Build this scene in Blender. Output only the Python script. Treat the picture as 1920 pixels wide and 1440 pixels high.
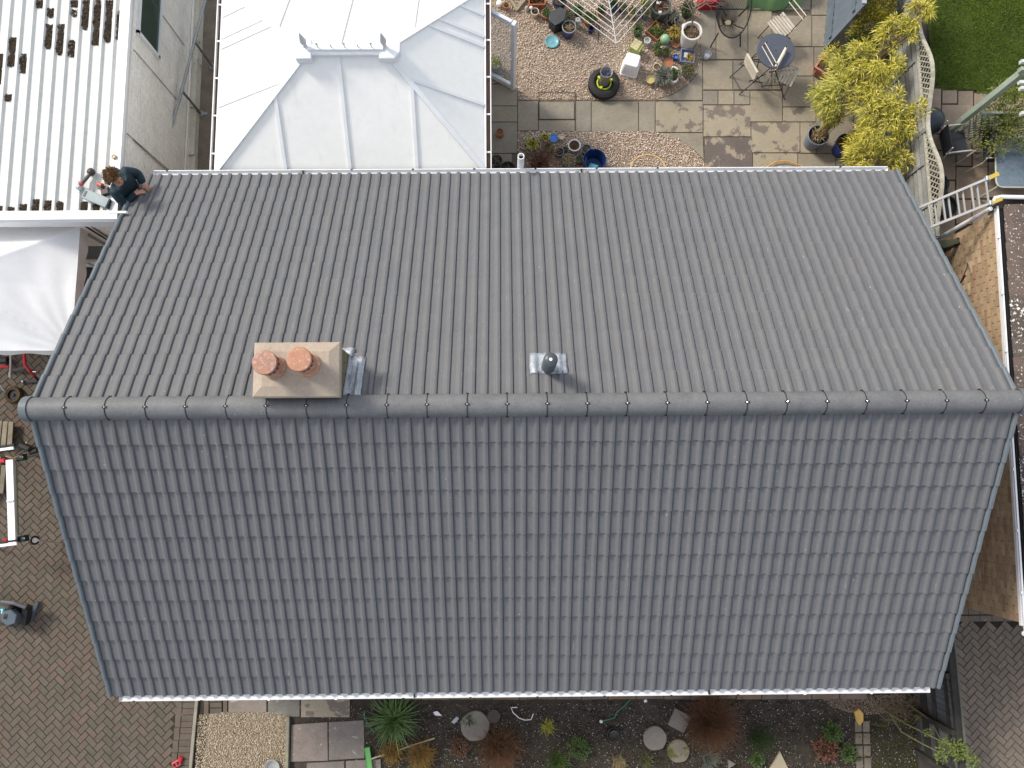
import bpy, bmesh, math, random
import numpy as np
from mathutils import Vector, Matrix
random.seed(7); RNG = np.random.default_rng(7)
sc = bpy.context.scene
for o in list(bpy.data.objects): bpy.data.objects.remove(o)
R_ = math.radians

# ------------------------------------------------------------------ camera
CP = [1420.5, -.2397, -.9102, 13.371, .1316, .0498, -.05804]   # focal(px of 1920), x, y, z, pitch, roll, yaw
def _axes():
    f, cx, cy, cz, pt, ro, ya = CP
    cp, sp = math.cos(pt), math.sin(pt)
    r, u, w = np.array([1, 0, 0.]), np.array([0, cp, sp]), np.array([0, sp, -cp])
    c, s = math.cos(ya), math.sin(ya); Z = np.array([[c, -s, 0], [s, c, 0], [0, 0, 1]])
    r, u, w = Z @ r, Z @ u, Z @ w
    c, s = math.cos(ro), math.sin(ro)
    return f, np.array([cx, cy, cz]), c*r + s*u, -s*r + c*u, w
FPX, CC, CR, CU, CW = _axes()
cam = bpy.data.cameras.new('camera'); co = bpy.data.objects.new('camera', cam); sc.collection.objects.link(co)
cam.sensor_width = 36; cam.lens = 36*FPX/1920; cam.clip_end = 400; cam.clip_start = .1
m = Matrix.Identity(4)
for i in range(3):
    m[i][0], m[i][1], m[i][2], m[i][3] = CR[i], CU[i], -CW[i], CC[i]
co.matrix_world = m; sc.camera = co

# ------------------------------------------------------------------ light
SUN_EL, SUN_AZ = R_(40), R_(-55)        # azimuth measured from +y (the back) towards +x
sd = Vector((math.sin(SUN_AZ)*math.cos(SUN_EL), math.cos(SUN_AZ)*math.cos(SUN_EL), math.sin(SUN_EL)))
w = bpy.data.worlds.new('World'); sc.world = w; w.use_nodes = True
nt = w.node_tree; bg = nt.nodes['Background']
sky = nt.nodes.new('ShaderNodeTexSky'); sky.sky_type = 'NISHITA'; sky.sun_disc = False
sky.sun_elevation = SUN_EL; sky.sun_rotation = SUN_AZ; sky.dust_density = 3.0; sky.air_density = 1.0
veil = nt.nodes.new('ShaderNodeMix'); veil.data_type = 'RGBA'; veil.inputs['Factor'].default_value = .52   # thin white cloud over the whole sky
nt.links.new(sky.outputs[0], veil.inputs['A']); veil.inputs['B'].default_value = (5.6, 5.7, 5.9, 1)
nt.links.new(veil.outputs['Result'], bg.inputs[0]); bg.inputs[1].default_value = .15
sl = bpy.data.lights.new('sun', 'SUN'); sl.energy = 2.55; sl.angle = R_(12.0); sl.color = (1, .94, .84)
so = bpy.data.objects.new('sun', sl); sc.collection.objects.link(so)
so.rotation_euler = (-sd).to_track_quat('-Z', 'Y').to_euler()
sc.view_settings.view_transform = 'Standard'; sc.view_settings.look = 'None'
sc.view_settings.exposure = .42; sc.view_settings.gamma = 1; sc.view_settings.use_curve_mapping = False

# ------------------------------------------------------------------ helpers
def at(px, py, z=0.):
    """place of a photo pixel at height z (metres above the ground)"""
    d = CW + CR*(px-960)/FPX + CU*(720-py)/FPX; t = (z-CC[2])/d[2]
    p = CC + d*t
    return Vector((p[0], p[1], z))
def mpp(z): return (CC[2]-z)/FPX       # metres per pixel, roughly

MATS = {}
def M(name, cols, rough=.85, noise=(6., .25), bump=(60., .15), metal=0., spec=.3, speck=None, stain=None, trans=0, alpha=1, coat=0, streak=None):
    """procedural material: random pick from cols per object/island, noise mottling, specks, stains, bump"""
    if name in MATS: return MATS[name]
    mt = bpy.data.materials.new(name); mt.use_nodes = True; n = mt.node_tree.nodes; l = mt.node_tree.links
    b = n['Principled BSDF']; b.inputs['Roughness'].default_value = rough; b.inputs['Metallic'].default_value = metal
    b.inputs['Specular IOR Level'].default_value = spec
    if trans: b.inputs['Transmission Weight'].default_value = trans
    if alpha < 1: b.inputs['Alpha'].default_value = alpha
    if coat: b.inputs['Coat Weight'].default_value = coat
    geo = n.new('ShaderNodeNewGeometry'); oi = n.new('ShaderNodeObjectInfo')
    if not isinstance(cols[0], (tuple, list)): cols = [cols]
    if len(cols) > 1:
        a = n.new('ShaderNodeMath'); a.operation = 'ADD'; l.new(geo.outputs['Random Per Island'], a.inputs[0]); l.new(oi.outputs['Random'], a.inputs[1])
        fr = n.new('ShaderNodeMath'); fr.operation = 'FRACT'; l.new(a.outputs[0], fr.inputs[0])
        cr = n.new('ShaderNodeValToRGB'); el = cr.color_ramp.elements
        while len(el) < len(cols): el.new(.5)
        for i, c in enumerate(cols): el[i].position = i/(len(cols)-1); el[i].color = (*c, 1)
        l.new(fr.outputs[0], cr.inputs[0]); col = cr.outputs[0]
    else:
        rgb = n.new('ShaderNodeRGB'); rgb.outputs[0].default_value = (*cols[0], 1); col = rgb.outputs[0]
    def nz(scale, detail=5, rough_=.6):
        t = n.new('ShaderNodeTexNoise'); t.inputs['Scale'].default_value = scale; t.inputs['Detail'].default_value = detail
        t.inputs['Roughness'].default_value = rough_; l.new(geo.outputs['Position'], t.inputs['Vector']); return t.outputs['Fac']
    if noise:
        f1, f2 = nz(noise[0]), nz(noise[0]*9.3)
        ad = n.new('ShaderNodeMath'); ad.operation = 'ADD'; l.new(f1, ad.inputs[0]); l.new(f2, ad.inputs[1])
        mr = n.new('ShaderNodeMapRange'); mr.inputs[1].default_value = .7; mr.inputs[2].default_value = 1.3
        mr.inputs[3].default_value = 1-noise[1]; mr.inputs[4].default_value = 1+noise[1]; l.new(ad.outputs[0], mr.inputs[0])
        mx = n.new('ShaderNodeVectorMath'); mx.operation = 'SCALE'; l.new(col, mx.inputs[0]); l.new(mr.outputs[0], mx.inputs['Scale']); col = mx.outputs[0]
    for sp_ in ([stain] if stain else []) + ([speck] if speck else []):
        sc_, th, c, wd = sp_
        f = nz(sc_, 6 if sp_ is stain else 2, .65)
        mr = n.new('ShaderNodeMapRange'); mr.inputs[1].default_value = th; mr.inputs[2].default_value = th+wd; l.new(f, mr.inputs[0])
        mm = n.new('ShaderNodeMix'); mm.data_type = 'RGBA'; l.new(mr.outputs[0], mm.inputs['Factor']); l.new(col, mm.inputs['A']); mm.inputs['B'].default_value = (*c, 1)
        col = mm.outputs['Result']
    if streak:
        sv, th, c, wd = streak
        vm_ = n.new('ShaderNodeVectorMath'); vm_.operation = 'MULTIPLY'; l.new(geo.outputs['Position'], vm_.inputs[0]); vm_.inputs[1].default_value = sv
        t = n.new('ShaderNodeTexNoise'); t.inputs['Scale'].default_value = 1; t.inputs['Detail'].default_value = 3; l.new(vm_.outputs[0], t.inputs['Vector'])
        mr = n.new('ShaderNodeMapRange'); mr.inputs[1].default_value = th; mr.inputs[2].default_value = th+wd; l.new(t.outputs['Fac'], mr.inputs[0])
        mm = n.new('ShaderNodeMix'); mm.data_type = 'RGBA'; l.new(mr.outputs[0], mm.inputs['Factor']); l.new(col, mm.inputs['A']); mm.inputs['B'].default_value = (*c, 1); col = mm.outputs['Result']
    l.new(col, b.inputs['Base Color'])
    if bump:
        f = nz(bump[0], 4); bp = n.new('ShaderNodeBump'); bp.inputs['Strength'].default_value = bump[1]; bp.inputs['Distance'].default_value = .01
        l.new(f, bp.inputs['Height']); l.new(bp.outputs[0], b.inputs['Normal'])
    MATS[name] = mt; return mt

def tag(o, label=None, cat=None, group=None, kind=None):
    if label: o['label'] = label
    if cat: o['category'] = cat
    if group: o['group'] = group
    if kind: o['kind'] = kind
    return o
def link(o, parent=None):
    sc.collection.objects.link(o)
    if parent: o.parent = parent
    return o
def empty(name, loc, label, cat, group=None, rz=0):
    o = bpy.data.objects.new(name, None); link(o); o.location = loc; o.rotation_euler = (0, 0, rz); o.empty_display_size = .1
    return tag(o, label, cat, group)
def mesh_obj(name, verts, faces, mat, parent=None, smooth=False, loc=None):
    me = bpy.data.meshes.new(name); me.from_pydata([tuple(v) for v in verts], [], faces)
    me.materials.append(mat)
    if smooth: me.polygons.foreach_set('use_smooth', [True]*len(me.polygons))
    o = bpy.data.objects.new(name, me); link(o, parent)
    if loc is not None: o.location = loc
    return o
def np_mesh(name, V, F, mat, parent=None, smooth=False, kind=None):
    """V (n,3) array, F (m,k) array of equal-size faces; parent at the world origin"""
    me = bpy.data.meshes.new(name); V = np.ascontiguousarray(V, dtype=np.float32); F = np.ascontiguousarray(F, dtype=np.int32)
    me.vertices.add(len(V)); me.vertices.foreach_set('co', V.ravel())
    me.loops.add(F.size); me.loops.foreach_set('vertex_index', F.ravel())
    me.polygons.add(len(F)); me.polygons.foreach_set('loop_start', np.arange(0, F.size, F.shape[1], dtype=np.int32))
    me.polygons.foreach_set('loop_total', np.full(len(F), F.shape[1], dtype=np.int32))
    if smooth: me.polygons.foreach_set('use_smooth', np.ones(len(F), dtype=bool))
    me.update(calc_edges=True); me.validate(); me.materials.append(mat)
    o = bpy.data.objects.new(name, me); link(o, parent)
    if parent is not None: o.matrix_parent_inverse = Matrix.Translation(-parent.location) if parent.rotation_euler.z == 0 else parent.matrix_basis.inverted()
    if kind: o['kind'] = kind
    return o

class MB:
    """collects primitives into one mesh"""
    def __init__(s): s.v = []; s.f = []; s.o = Vector((0, 0, 0))
    def add(s, vs, fs):
        n = len(s.v); s.v += [Vector(v)+s.o for v in vs]; s.f += [tuple(i+n for i in f) for f in fs]; return s
    def box(s, c, d, rz=0, bevel=0, M3=None):
        hx, hy, hz = d[0]/2, d[1]/2, d[2]/2; c = Vector(c)
        b = min(bevel, hx*.9, hy*.9, hz*.9)
        rings = [(-hz, 0), (hz-b, 0), (hz, b)] if b else [(-hz, 0), (hz, 0)]
        vs = []
        for z, i in rings:
            vs += [Vector((-hx+i, -hy+i, z)), Vector((hx-i, -hy+i, z)), Vector((hx-i, hy-i, z)), Vector((-hx+i, hy-i, z))]
        mm = M3 if M3 is not None else Matrix.Rotation(rz, 3, 'Z')
        vs = [c + mm @ v for v in vs]; fs = [(3, 2, 1, 0)]
        for k in range(len(rings)-1):
            a = 4*k
            for i in range(4): j = (i+1) % 4; fs.append((a+i, a+j, a+4+j, a+4+i))
        e = 4*(len(rings)-1); fs.append((e, e+1, e+2, e+3))
        return s.add(vs, fs)
    def prism(s, poly, z0, z1, inset=0):
        """poly: list of (x,y) ccw or cw; optional top bevel inset"""
        n = len(poly); P = [Vector((p[0], p[1])) for p in poly]
        area = sum(P[i].x*P[(i+1) % n].y - P[(i+1) % n].x*P[i].y for i in range(n))
        if area < 0: P = P[::-1]
        c = sum(P, Vector((0, 0)))/n
        vs = [(p.x, p.y, z0) for p in P] + [(p.x, p.y, z1-inset) for p in P]
        fs = [tuple(range(n))[::-1]] + [(i, (i+1) % n, n+(i+1) % n, n+i) for i in range(n)]
        if inset:
            vs += [tuple((p+(c-p).normalized()*inset*1.3).to_3d()+Vector((0, 0, z1))) for p in P]
            fs += [(n+i, n+(i+1) % n, 2*n+(i+1) % n, 2*n+i) for i in range(n)] + [tuple(range(2*n, 3*n))]
        else: fs.append(tuple(range(n, 2*n)))
        return s.add(vs, fs)
    def bar(s, a, b, w, h=None, up=(0, 0, 1)):
        a, b = Vector(a), Vector(b); h = h or w; d = (b-a); L = d.length; d.normalize(); u = Vector(up)
        if abs(d.dot(u)) > .98: u = Vector((1, 0, 0))
        x = d.cross(u).normalized(); y = x.cross(d)
        vs = [p + x*i*w/2 + y*j*h/2 for p in (a, b) for i, j in ((-1, -1), (1, -1), (1, 1), (-1, 1))]
        return s.add(vs, [(0, 1, 2, 3), (7, 6, 5, 4), (0, 4, 5, 1), (1, 5, 6, 2), (2, 6, 7, 3), (3, 7, 4, 0)])
    def tube(s, pts, r, n=8, closed=False, r2=None):
        pts = [Vector(p) for p in pts]; m_ = len(pts); vs = []; fs = []; prev = None
        for i, p in enumerate(pts):
            if closed: d = pts[(i+1) % m_]-pts[i-1]
            else: d = pts[min(i+1, m_-1)]-pts[max(i-1, 0)]
            d.normalize()
            x = d.orthogonal().normalized() if prev is None else (prev - d*prev.dot(d)).normalized()
            prev = x; y = d.cross(x)
            rr = r if r2 is None else r+(r2-r)*i/(m_-1)
            vs += [p + (x*math.cos(2*math.pi*k/n)+y*math.sin(2*math.pi*k/n))*rr for k in range(n)]
        for i in range(m_ if closed else m_-1):
            for k in range(n):
                a, b = i*n, ((i+1) % m_)*n; fs.append((a+k, a+(k+1) % n, b+(k+1) % n, b+k))
        if not closed: fs += [tuple(range(n))[::-1], tuple((m_-1)*n+k for k in range(n))]
        return s.add(vs, fs)
    def lathe(s, prof, c=(0, 0, 0), n=20, sx=1, sy=1, cap=True):
        """prof: (r,z) from the bottom outside upward and back down inside"""
        c = Vector(c); vs = []; fs = []
        for r, z in prof: vs += [c+Vector((r*sx*math.cos(2*math.pi*k/n), r*sy*math.sin(2*math.pi*k/n), z)) for k in range(n)]
        for i in range(len(prof)-1):
            for k in range(n): fs.append((i*n+k, i*n+(k+1) % n, (i+1)*n+(k+1) % n, (i+1)*n+k))
        if cap: fs += [tuple(range(n))[::-1], tuple((len(prof)-1)*n+k for k in range(n))]
        return s.add(vs, fs)
    def build(s, name, mat, parent=None, smooth=False, local=False):
        """vertices are world coordinates unless local"""
        o = mesh_obj(name, s.v, s.f, mat, parent, smooth)
        if parent is not None and not local: o.matrix_parent_inverse = parent_inv(parent)
        return o
def parent_inv(p):
    mt = Matrix.Identity(4); q = p
    while q is not None:
        mt = (q.matrix_parent_inverse if q.parent else Matrix.Identity(4)) @ q.matrix_basis @ mt; q = q.parent
    return mt.inverted()
def setsmooth(o, ang=.7):
    me = o.data; me.polygons.foreach_set('use_smooth', [True]*len(me.polygons))
    try: me.set_sharp_from_angle(angle=ang)
    except Exception: pass
    return o

# numpy scatter of small stones / clods ------------------------------------
OCT = np.array([[1, 0, 0], [0, 1, 0], [-1, 0, 0], [0, -1, 0], [0, 0, 1], [0, 0, -1], ], float)
OCTF = np.array([[0, 1, 4], [1, 2, 4], [2, 3, 4], [3, 0, 4], [1, 0, 5], [2, 1, 5], [3, 2, 5], [0, 3, 5]])
def inpoly(P, poly):
    x, y = P[:, 0], P[:, 1]; ins = np.zeros(len(P), bool); n = len(poly)
    for i in range(n):
        x1, y1 = poly[i][:2]; x2, y2 = poly[(i+1) % n][:2]
        c = ((y1 > y) != (y2 > y)) & (x < (x2-x1)*(y-y1)/(y2-y1+1e-12)+x1); ins ^= c
    return ins
def rand_in(poly, n):
    A = np.array([p[:2] for p in poly], float); lo, hi = A.min(0), A.max(0); out = np.zeros((0, 2))
    while len(out) < n:
        q = RNG.uniform(lo, hi, (n*2, 2)); out = np.vstack([out, q[inpoly(q, A)]])
    return out[:n]
def blobs(name, P, s0, s1, mat, parent=None, flat=.6, kind='stuff', elong=1.5):
    n = len(P); s = RNG.uniform(s0, s1, n)
    B = OCT[None]*RNG.uniform(.7, 1.15, (n, 6, 1)); B = B*s[:, None, None]*np.stack([RNG.uniform(1, elong, n), np.ones(n), np.full(n, flat)], 1)[:, None, :]
    a = RNG.uniform(0, 6.283, n); t = RNG.uniform(-.5, .5, n)
    x, y, z = B[..., 0], B[..., 1], B[..., 2]
    y2 = y*np.cos(t)[:, None]-z*np.sin(t)[:, None]; z2 = y*np.sin(t)[:, None]+z*np.cos(t)[:, None]
    X = x*np.cos(a)[:, None]-y2*np.sin(a)[:, None]; Y = x*np.sin(a)[:, None]+y2*np.cos(a)[:, None]
    V = np.stack([X, Y, z2], -1)+P[:, None, :]
    F = (OCTF[None]+np.arange(n)[:, None, None]*6).reshape(-1, 3)
    return np_mesh(name, V.reshape(-1, 3), F, mat, parent, kind=kind)
def leaves(name, P, D, ln, wd, mat, parent=None, droop=.25, kind=None):
    """P (n,3) bases, D (n,3) directions; each leaf a bent 4-triangle blade"""
    n = len(P); D = D/np.linalg.norm(D, axis=1)[:, None]; L = RNG.uniform(.6, 1.25, n)*ln; Wd = RNG.uniform(.7, 1.2, n)*wd
    rv = RNG.normal(size=(n, 3))*.5+np.array([0, 0, 1.0]); S = np.cross(D, rv); S /= np.linalg.norm(S, axis=1)[:, None]
    mid = P+D*(L*.45)[:, None]+np.array([0, 0, 1])*(L*.05)[:, None]
    tip = P+D*L[:, None]-np.array([0, 0, 1])*(L*droop)[:, None]
    V = np.stack([P, mid+S*(Wd/2)[:, None], mid-S*(Wd/2)[:, None], tip], 1)
    F = np.array([[0, 2, 1], [1, 2, 3]])[None]+np.arange(n)[:, None, None]*4
    return np_mesh(name, V.reshape(-1, 3), F.reshape(-1, 3), mat, parent, kind=kind)
def ball(c, r, n, squash=(1, 1, 1), fill=.35):
    d = RNG.normal(size=(n, 3)); d /= np.linalg.norm(d, axis=1)[:, None]
    rad = RNG.uniform(fill, 1, n)**.6
    lump = 1+.25*np.sin(d[:, 0]*5+c[0]*3)*np.cos(d[:, 1]*6+c[1])
    return np.array(c)+d*(rad*lump*r)[:, None]*np.array(squash), d

# ------------------------------------------------------------------ materials
tile_back = M('tile_concrete', [(.120, .123, .131), (.127, .129, .134), (.123, .126, .133), (.130, .131, .133)], rough=.62, noise=(3.5, .08), bump=(90, .12), spec=.4,
              speck=(24, .75, (.44, .44, .42), .03), stain=(2.2, .62, (.135, .138, .14), .2), streak=((70, 6, 6), .66, (.25, .255, .25), .16))
ridge_m = M('ridge_concrete', [(.13, .134, .138), (.145, .148, .15)], rough=.6, noise=(5, .22), bump=(60, .15), spec=.4, speck=(26, .72, (.3, .3, .3), .05))
verge_m = M('verge_plastic', [(.125, .145, .16), (.135, .155, .17)], rough=.5, noise=(8, .12), bump=None)
white_pl = M('white_plastic', [(.80, .81, .82)], rough=.35, noise=(5, .05), bump=None, spec=.5)
white_old = M('white_weathered', [(.72, .73, .70), (.78, .78, .76)], rough=.6, noise=(2.5, .10), bump=(30, .1), stain=(1.6, .62, (.55, .55, .45), .25))
black = M('black_plastic', [(.018, .018, .02)], rough=.5, noise=(8, .2), bump=None)
steel = M('galvanised_steel', [(.36, .39, .41)], rough=.5, noise=(14, .2), bump=None, metal=.6)
alu = M('aluminium', [(.42, .42, .41)], rough=.4, noise=(9, .1), bump=None, metal=.5)
chrome = M('bright_metal', [(.8, .8, .8)], rough=.2, noise=None, bump=None, metal=1)
lead = M('lead_sheet', [(.36, .39, .43)], rough=.45, noise=(7, .35), bump=(22, .7), metal=.35, stain=(9, .56, (.62, .65, .68), .2))
mortar = M('mortar', [(.33, .29, .23)], noise=(6, .2))
brick_n = M('buff_brick', [(.42, .29, .18), (.50, .37, .23), (.44, .33, .21), (.37, .26, .17), (.52, .40, .26), (.42, .29, .19), (.35, .21, .14)], noise=(9, .22), bump=(70, .3))
brick_w = M('painted_brick', [(.84, .81, .74), (.86, .83, .77), (.81, .78, .71)], noise=(3, .12), bump=(60, .2), stain=(1.3, .60, (.66, .62, .5), .3))
block_m = M('clay_paver', [(.105, .084, .064), (.117, .095, .073), (.097, .084, .064), (.123, .097, .074), (.095, .086, .067), (.128, .09, .07), (.112, .097, .078)], noise=(4, .2), bump=(80, .3),
            speck=(38, .73, (.40, .38, .33), .03), stain=(1.1, .56, (.10, .085, .065), .3))
block_r = M('red_clay_paver', [(.19, .152, .118), (.205, .165, .13), (.18, .148, .12), (.215, .17, .132), (.165, .145, .118)], noise=(4, .22), bump=(80, .3), speck=(20, .72, (.45, .42, .38), .03), stain=(1.5, .57, (.09, .075, .06), .3))
joint_m = M('joint_sand', [(.035, .027, .02)], noise=(12, .3))
slab_m = M('sandstone_slab', [(.255, .225, .17), (.29, .25, .19), (.225, .208, .168), (.275, .243, .19), (.22, .20, .16), (.30, .26, .19)], noise=(2.2, .17), bump=(35, .25), rough=.75,
           stain=(1.5, .60, (.23, .195, .155), .18))
slab_dark = M('wet_slab', [(.13, .108, .095)], noise=(3, .15), rough=.6, stain=(4.2, .56, (.31, .26, .19), .04), bump=(35, .2))
slab_wet = M('drying_slab', [(.32, .275, .20)], noise=(3, .12), rough=.7, stain=(3.8, .525, (.175, .145, .12), .04), bump=(35, .2))
slab_c = M('concrete_slab', [(.19, .17, .15), (.23, .19, .165), (.17, .165, .145)], noise=(4, .2), bump=(40, .3), speck=(9, .66, (.33, .32, .28), .03))
slab_r = M('pink_brown_slab', [(.25, .19, .145), (.28, .22, .165), (.22, .175, .135)], noise=(3, .2), bump=(40, .25))
gravel_m = M('pebbles', [(.68, .56, .45), (.48, .35, .26), (.74, .65, .55), (.36, .26, .20), (.62, .49, .37), (.80, .74, .66), (.54, .43, .33), (.20, .15, .12)], noise=(30, .15), bump=None, rough=.7)
gravel_base = M('gravel_bed', [(.30, .23, .17)], noise=(25, .5), bump=(60, .8))
soil_m = M('soil', [(.052, .042, .033)], noise=(7, .5), bump=(45, 1.), rough=.95, stain=(1.6, .6, (.045, .05, .02), .2))
clod_m = M('soil_clods', [(.05, .04, .031), (.07, .056, .043), (.036, .029, .023), (.095, .077, .06)], noise=(20, .3), bump=None)
chip_m = M('pale_chips', [(.5, .48, .44), (.35, .33, .29), (.65, .64, .6), (.2, .18, .15)], noise=(20, .2), bump=None)
moss_m = M('moss_debris', [(.045, .03, .018), (.03, .02, .014), (.06, .04, .025), (.04, .03, .02), (.085, .06, .035)], noise=(25, .4), bump=None)
wood_grey = M('weathered_timber', [(.25, .255, .245), (.31, .31, .29), (.21, .22, .215), (.28, .28, .25)], noise=(5, .25), bump=(40, .4), stain=(7, .64, (.12, .12, .11), .1))
wood_dark = M('dark_timber', [(.035, .033, .028), (.05, .045, .038), (.028, .027, .024)], noise=(8, .35), bump=(40, .4))
wood_pale = M('pale_slat', [(.46, .41, .33), (.54, .49, .41), (.40, .36, .27)], noise=(10, .2), bump=(50, .2))
terra = M('terracotta', [(.42, .16, .08), (.36, .14, .075)], noise=(9, .2), bump=(50, .15))
terra_pot = M('chimney_terracotta', [(.42, .215, .14)], noise=(9, .2), bump=(50, .2), speck=(20, .58, (.52, .38, .31), .12))
terra_lich = M('lichen_terracotta', [(.38, .205, .145)], noise=(9, .2), bump=(50, .2), speck=(22, .50, (.47, .38, .34), .25))
bark = M('bark', [(.22, .18, .14), (.28, .24, .19)], noise=(12, .3), bump=(50, .4))
glass_m = M('glass', [(.55, .6, .6)], rough=.05, noise=None, bump=None, alpha=.22, spec=.8)

# ------------------------------------------------------------------ the setting
ground = MB().box((0, 0, -.16), (90, 90, .2)).build('ground', M('ground_soil', [(.07, .065, .045)], noise=(2, .3)), None); tag(ground, kind='structure')
SKIRT = ground

def herring(name, poly, mat, base_z, top_z, ang, org, nparts, key, joint_poly=None):
    """45 degree herringbone of single blocks inside poly; returns the structure object"""
    st = MB().prism(joint_poly or poly, base_z-.05, top_z-.008).build(name, joint_m, None); tag(st, kind='structure')
    me = bpy.data.meshes.new('paving_block'); mb = MB().box((0, 0, -.025), (.191, .091, .05), bevel=.004)
    me.from_pydata([tuple(v) for v in mb.v], [], mb.f); me.materials.append(mat)
    A = np.array([p[:2] for p in poly]); lo, hi = A.min(0)-.3, A.max(0)+.3
    out = []; ca, sa = math.cos(ang), math.sin(ang); N = 90
    for i in range(-N, N):
        for j in range(-N//2, N//2):
            ox, oy = i + 4*j, i
            for cx, cy, rot in ((ox+1, oy+.5, 0), (ox+.5, oy+2, math.pi/2)):
                x, y = cx*.1, cy*.1; X, Y = org[0]+x*ca-y*sa, org[1]+x*sa+y*ca
                if lo[0] < X < hi[0] and lo[1] < Y < hi[1]: out.append((X, Y, ang+rot))
    P = np.array([(a, b) for a, b, c in out]); ins = inpoly(P, A); out = [q for q, k in zip(out, ins) if k]
    out.sort(key=key)
    for X, Y, a in out[:nparts]:
        o = bpy.data.objects.new('paving_block', me); link(o, st)
        o.location = (X, Y, top_z+random.uniform(-.002, .003)); o.rotation_euler = (random.uniform(-.008, .008), random.uniform(-.008, .008), a+random.uniform(-.012, .012))
    rest = out[nparts:]
    if rest:
        mb2 = MB()
        for X, Y, a in rest: mb2.box((X, Y, top_z-.025+random.uniform(-.002, .003)), (.191, .091, .05), rz=a+random.uniform(-.012, .012), bevel=.004)
        o = mb2.build('paving_blocks', mat, st); o['kind'] = 'stuff'
    return st
def px_poly(pts, z=0): return [at(x, y, z) for x, y in pts]

# left driveway, edged by a stretcher row, a soldier row and a thin kerb
pl = px_poly([(-700, 560), (420, 560), (372, 1290), (358, 1300), (338, 1300), (322, 1440), (318, 1560), (-700, 1600)])
dl = herring('driveway', pl, block_m, 0, .02, R_(45)+.015, (-6, -3), 300, lambda q: -q[1]*.3 + abs(q[0]+5.6)+abs(q[1]+3.7))
eb = MB()
def edge_course(x_fn, y0, y1, depth, length, parent, mat, top=.022):
    y = y0
    me = bpy.data.meshes.new('edging_block'); mb = MB().box((0, 0, -.025), (depth-.006, length-.007, .05), bevel=.004)
    me.from_pydata([tuple(v) for v in mb.v], [], mb.f); me.materials.append(mat)
    while y > y1:
        o = bpy.data.objects.new('edging_block', me); link(o, parent); o.location = (x_fn(y-length/2), y-length/2, top); o.rotation_euler = (0, 0, random.uniform(-.01, .01)); y -= length
e1, e2 = at(338, 1315, 0), at(326, 1440, 0); ex = lambda y: e1.x+(e2.x-e1.x)*(y-e1.y)/(e2.y-e1.y)
MB().prism([(ex(-3.2)-.1, -3.2), (ex(-3.2)+.5, -3.2), (ex(-6.2)+.5, -6.2), (ex(-6.2)-.1, -6.2)], -.04, .014).build('joint_bed', joint_m, dl)
edge_course(lambda y: ex(y)+.0, -3.3, -6.1, .1, .2, dl, block_m)
edge_course(lambda y: ex(y)+.155, -3.3, -6.1, .2, .1, dl, block_m)
tag(MB().bar((ex(-3.3)+.29, -3.3, .0), (ex(-6.2)+.29, -6.2, .0), .05, .11).build('kerb', M('kerb_concrete', [(.27, .25, .20)], noise=(9, .2)), None), kind='structure')
# right driveway
pr = px_poly([(1782, 1164), (1960, 1172), (2300, 1180), (2300, 1560), (1800, 1560), (1790, 1300)])
dr = herring('side_driveway', pr, block_r, 0, .02, R_(45), (7, -4), 300, lambda q: abs(q[0]-7.9)+abs(q[1]+4.2))
MB().prism(px_poly([(1740, 1100), (1980, 1100), (1980, 1175), (1740, 1175)]), -.05, .008).build('joint_bed', joint_m, dr)
for k, yy in enumerate((1160, 1145)):
    p0 = at(1770, yy, 0)
    for i in range(12):
        o = MB().box((p0.x+.1+i*.205, p0.y-.05*0, -.005+.004*k), (.198, .098 if k == 0 else .13, .05), bevel=.004).build('edging_block', block_r, dr)

# front garden bed
bed = px_poly([(372, 1290), (1790, 1270), (1800, 1600), (360, 1600)])
gb = MB().prism(bed, -.05, .0); 
def sheet(name, poly, z, mat, res=.06, amp=.02, kind='structure'):
    A = np.array([p[:2] for p in poly]); lo, hi = A.min(0), A.max(0)
    nx, ny = int((hi[0]-lo[0])/res)+2, int((hi[1]-lo[1])/res)+2
    X, Y = np.meshgrid(lo[0]+np.arange(nx)*res, lo[1]+np.arange(ny)*res); 
    Z = z+amp*(np.sin(X*3.1+Y*1.7)*np.cos(Y*4.3-X)+.6*np.sin(X*9.7)*np.cos(Y*8.1))+RNG.normal(0, amp*.25, X.shape)
    V = np.stack([X, Y, Z], -1).reshape(-1, 3); idx = np.arange(nx*ny).reshape(ny, nx)
    F = np.stack([idx[:-1, :-1], idx[:-1, 1:], idx[1:, 1:], idx[1:, :-1]], -1).reshape(-1, 4)
    cen = V[F].mean(1); F = F[inpoly(cen, A)]
    o = np_mesh(name, V, F, mat, None, smooth=True); return tag(o, kind=kind)
sheet('garden_bed', bed, -.005, soil_m, .05, .012)
P = rand_in(px_poly([(680, 1320), (1720, 1310), (1760, 1440), (1760, 1500), (690, 1500)]), 9000); 
blobs('soil_clods', np.c_[P, RNG.uniform(-.005, .012, len(P))], .004, .02, clod_m)
P = rand_in(px_poly([(560, 1325), (1720, 1310), (1760, 1460), (690, 1460)]), 3200)
blobs('pale_stone_chips', np.c_[P, np.full(len(P), .012)], .003, .011, chip_m)
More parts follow.
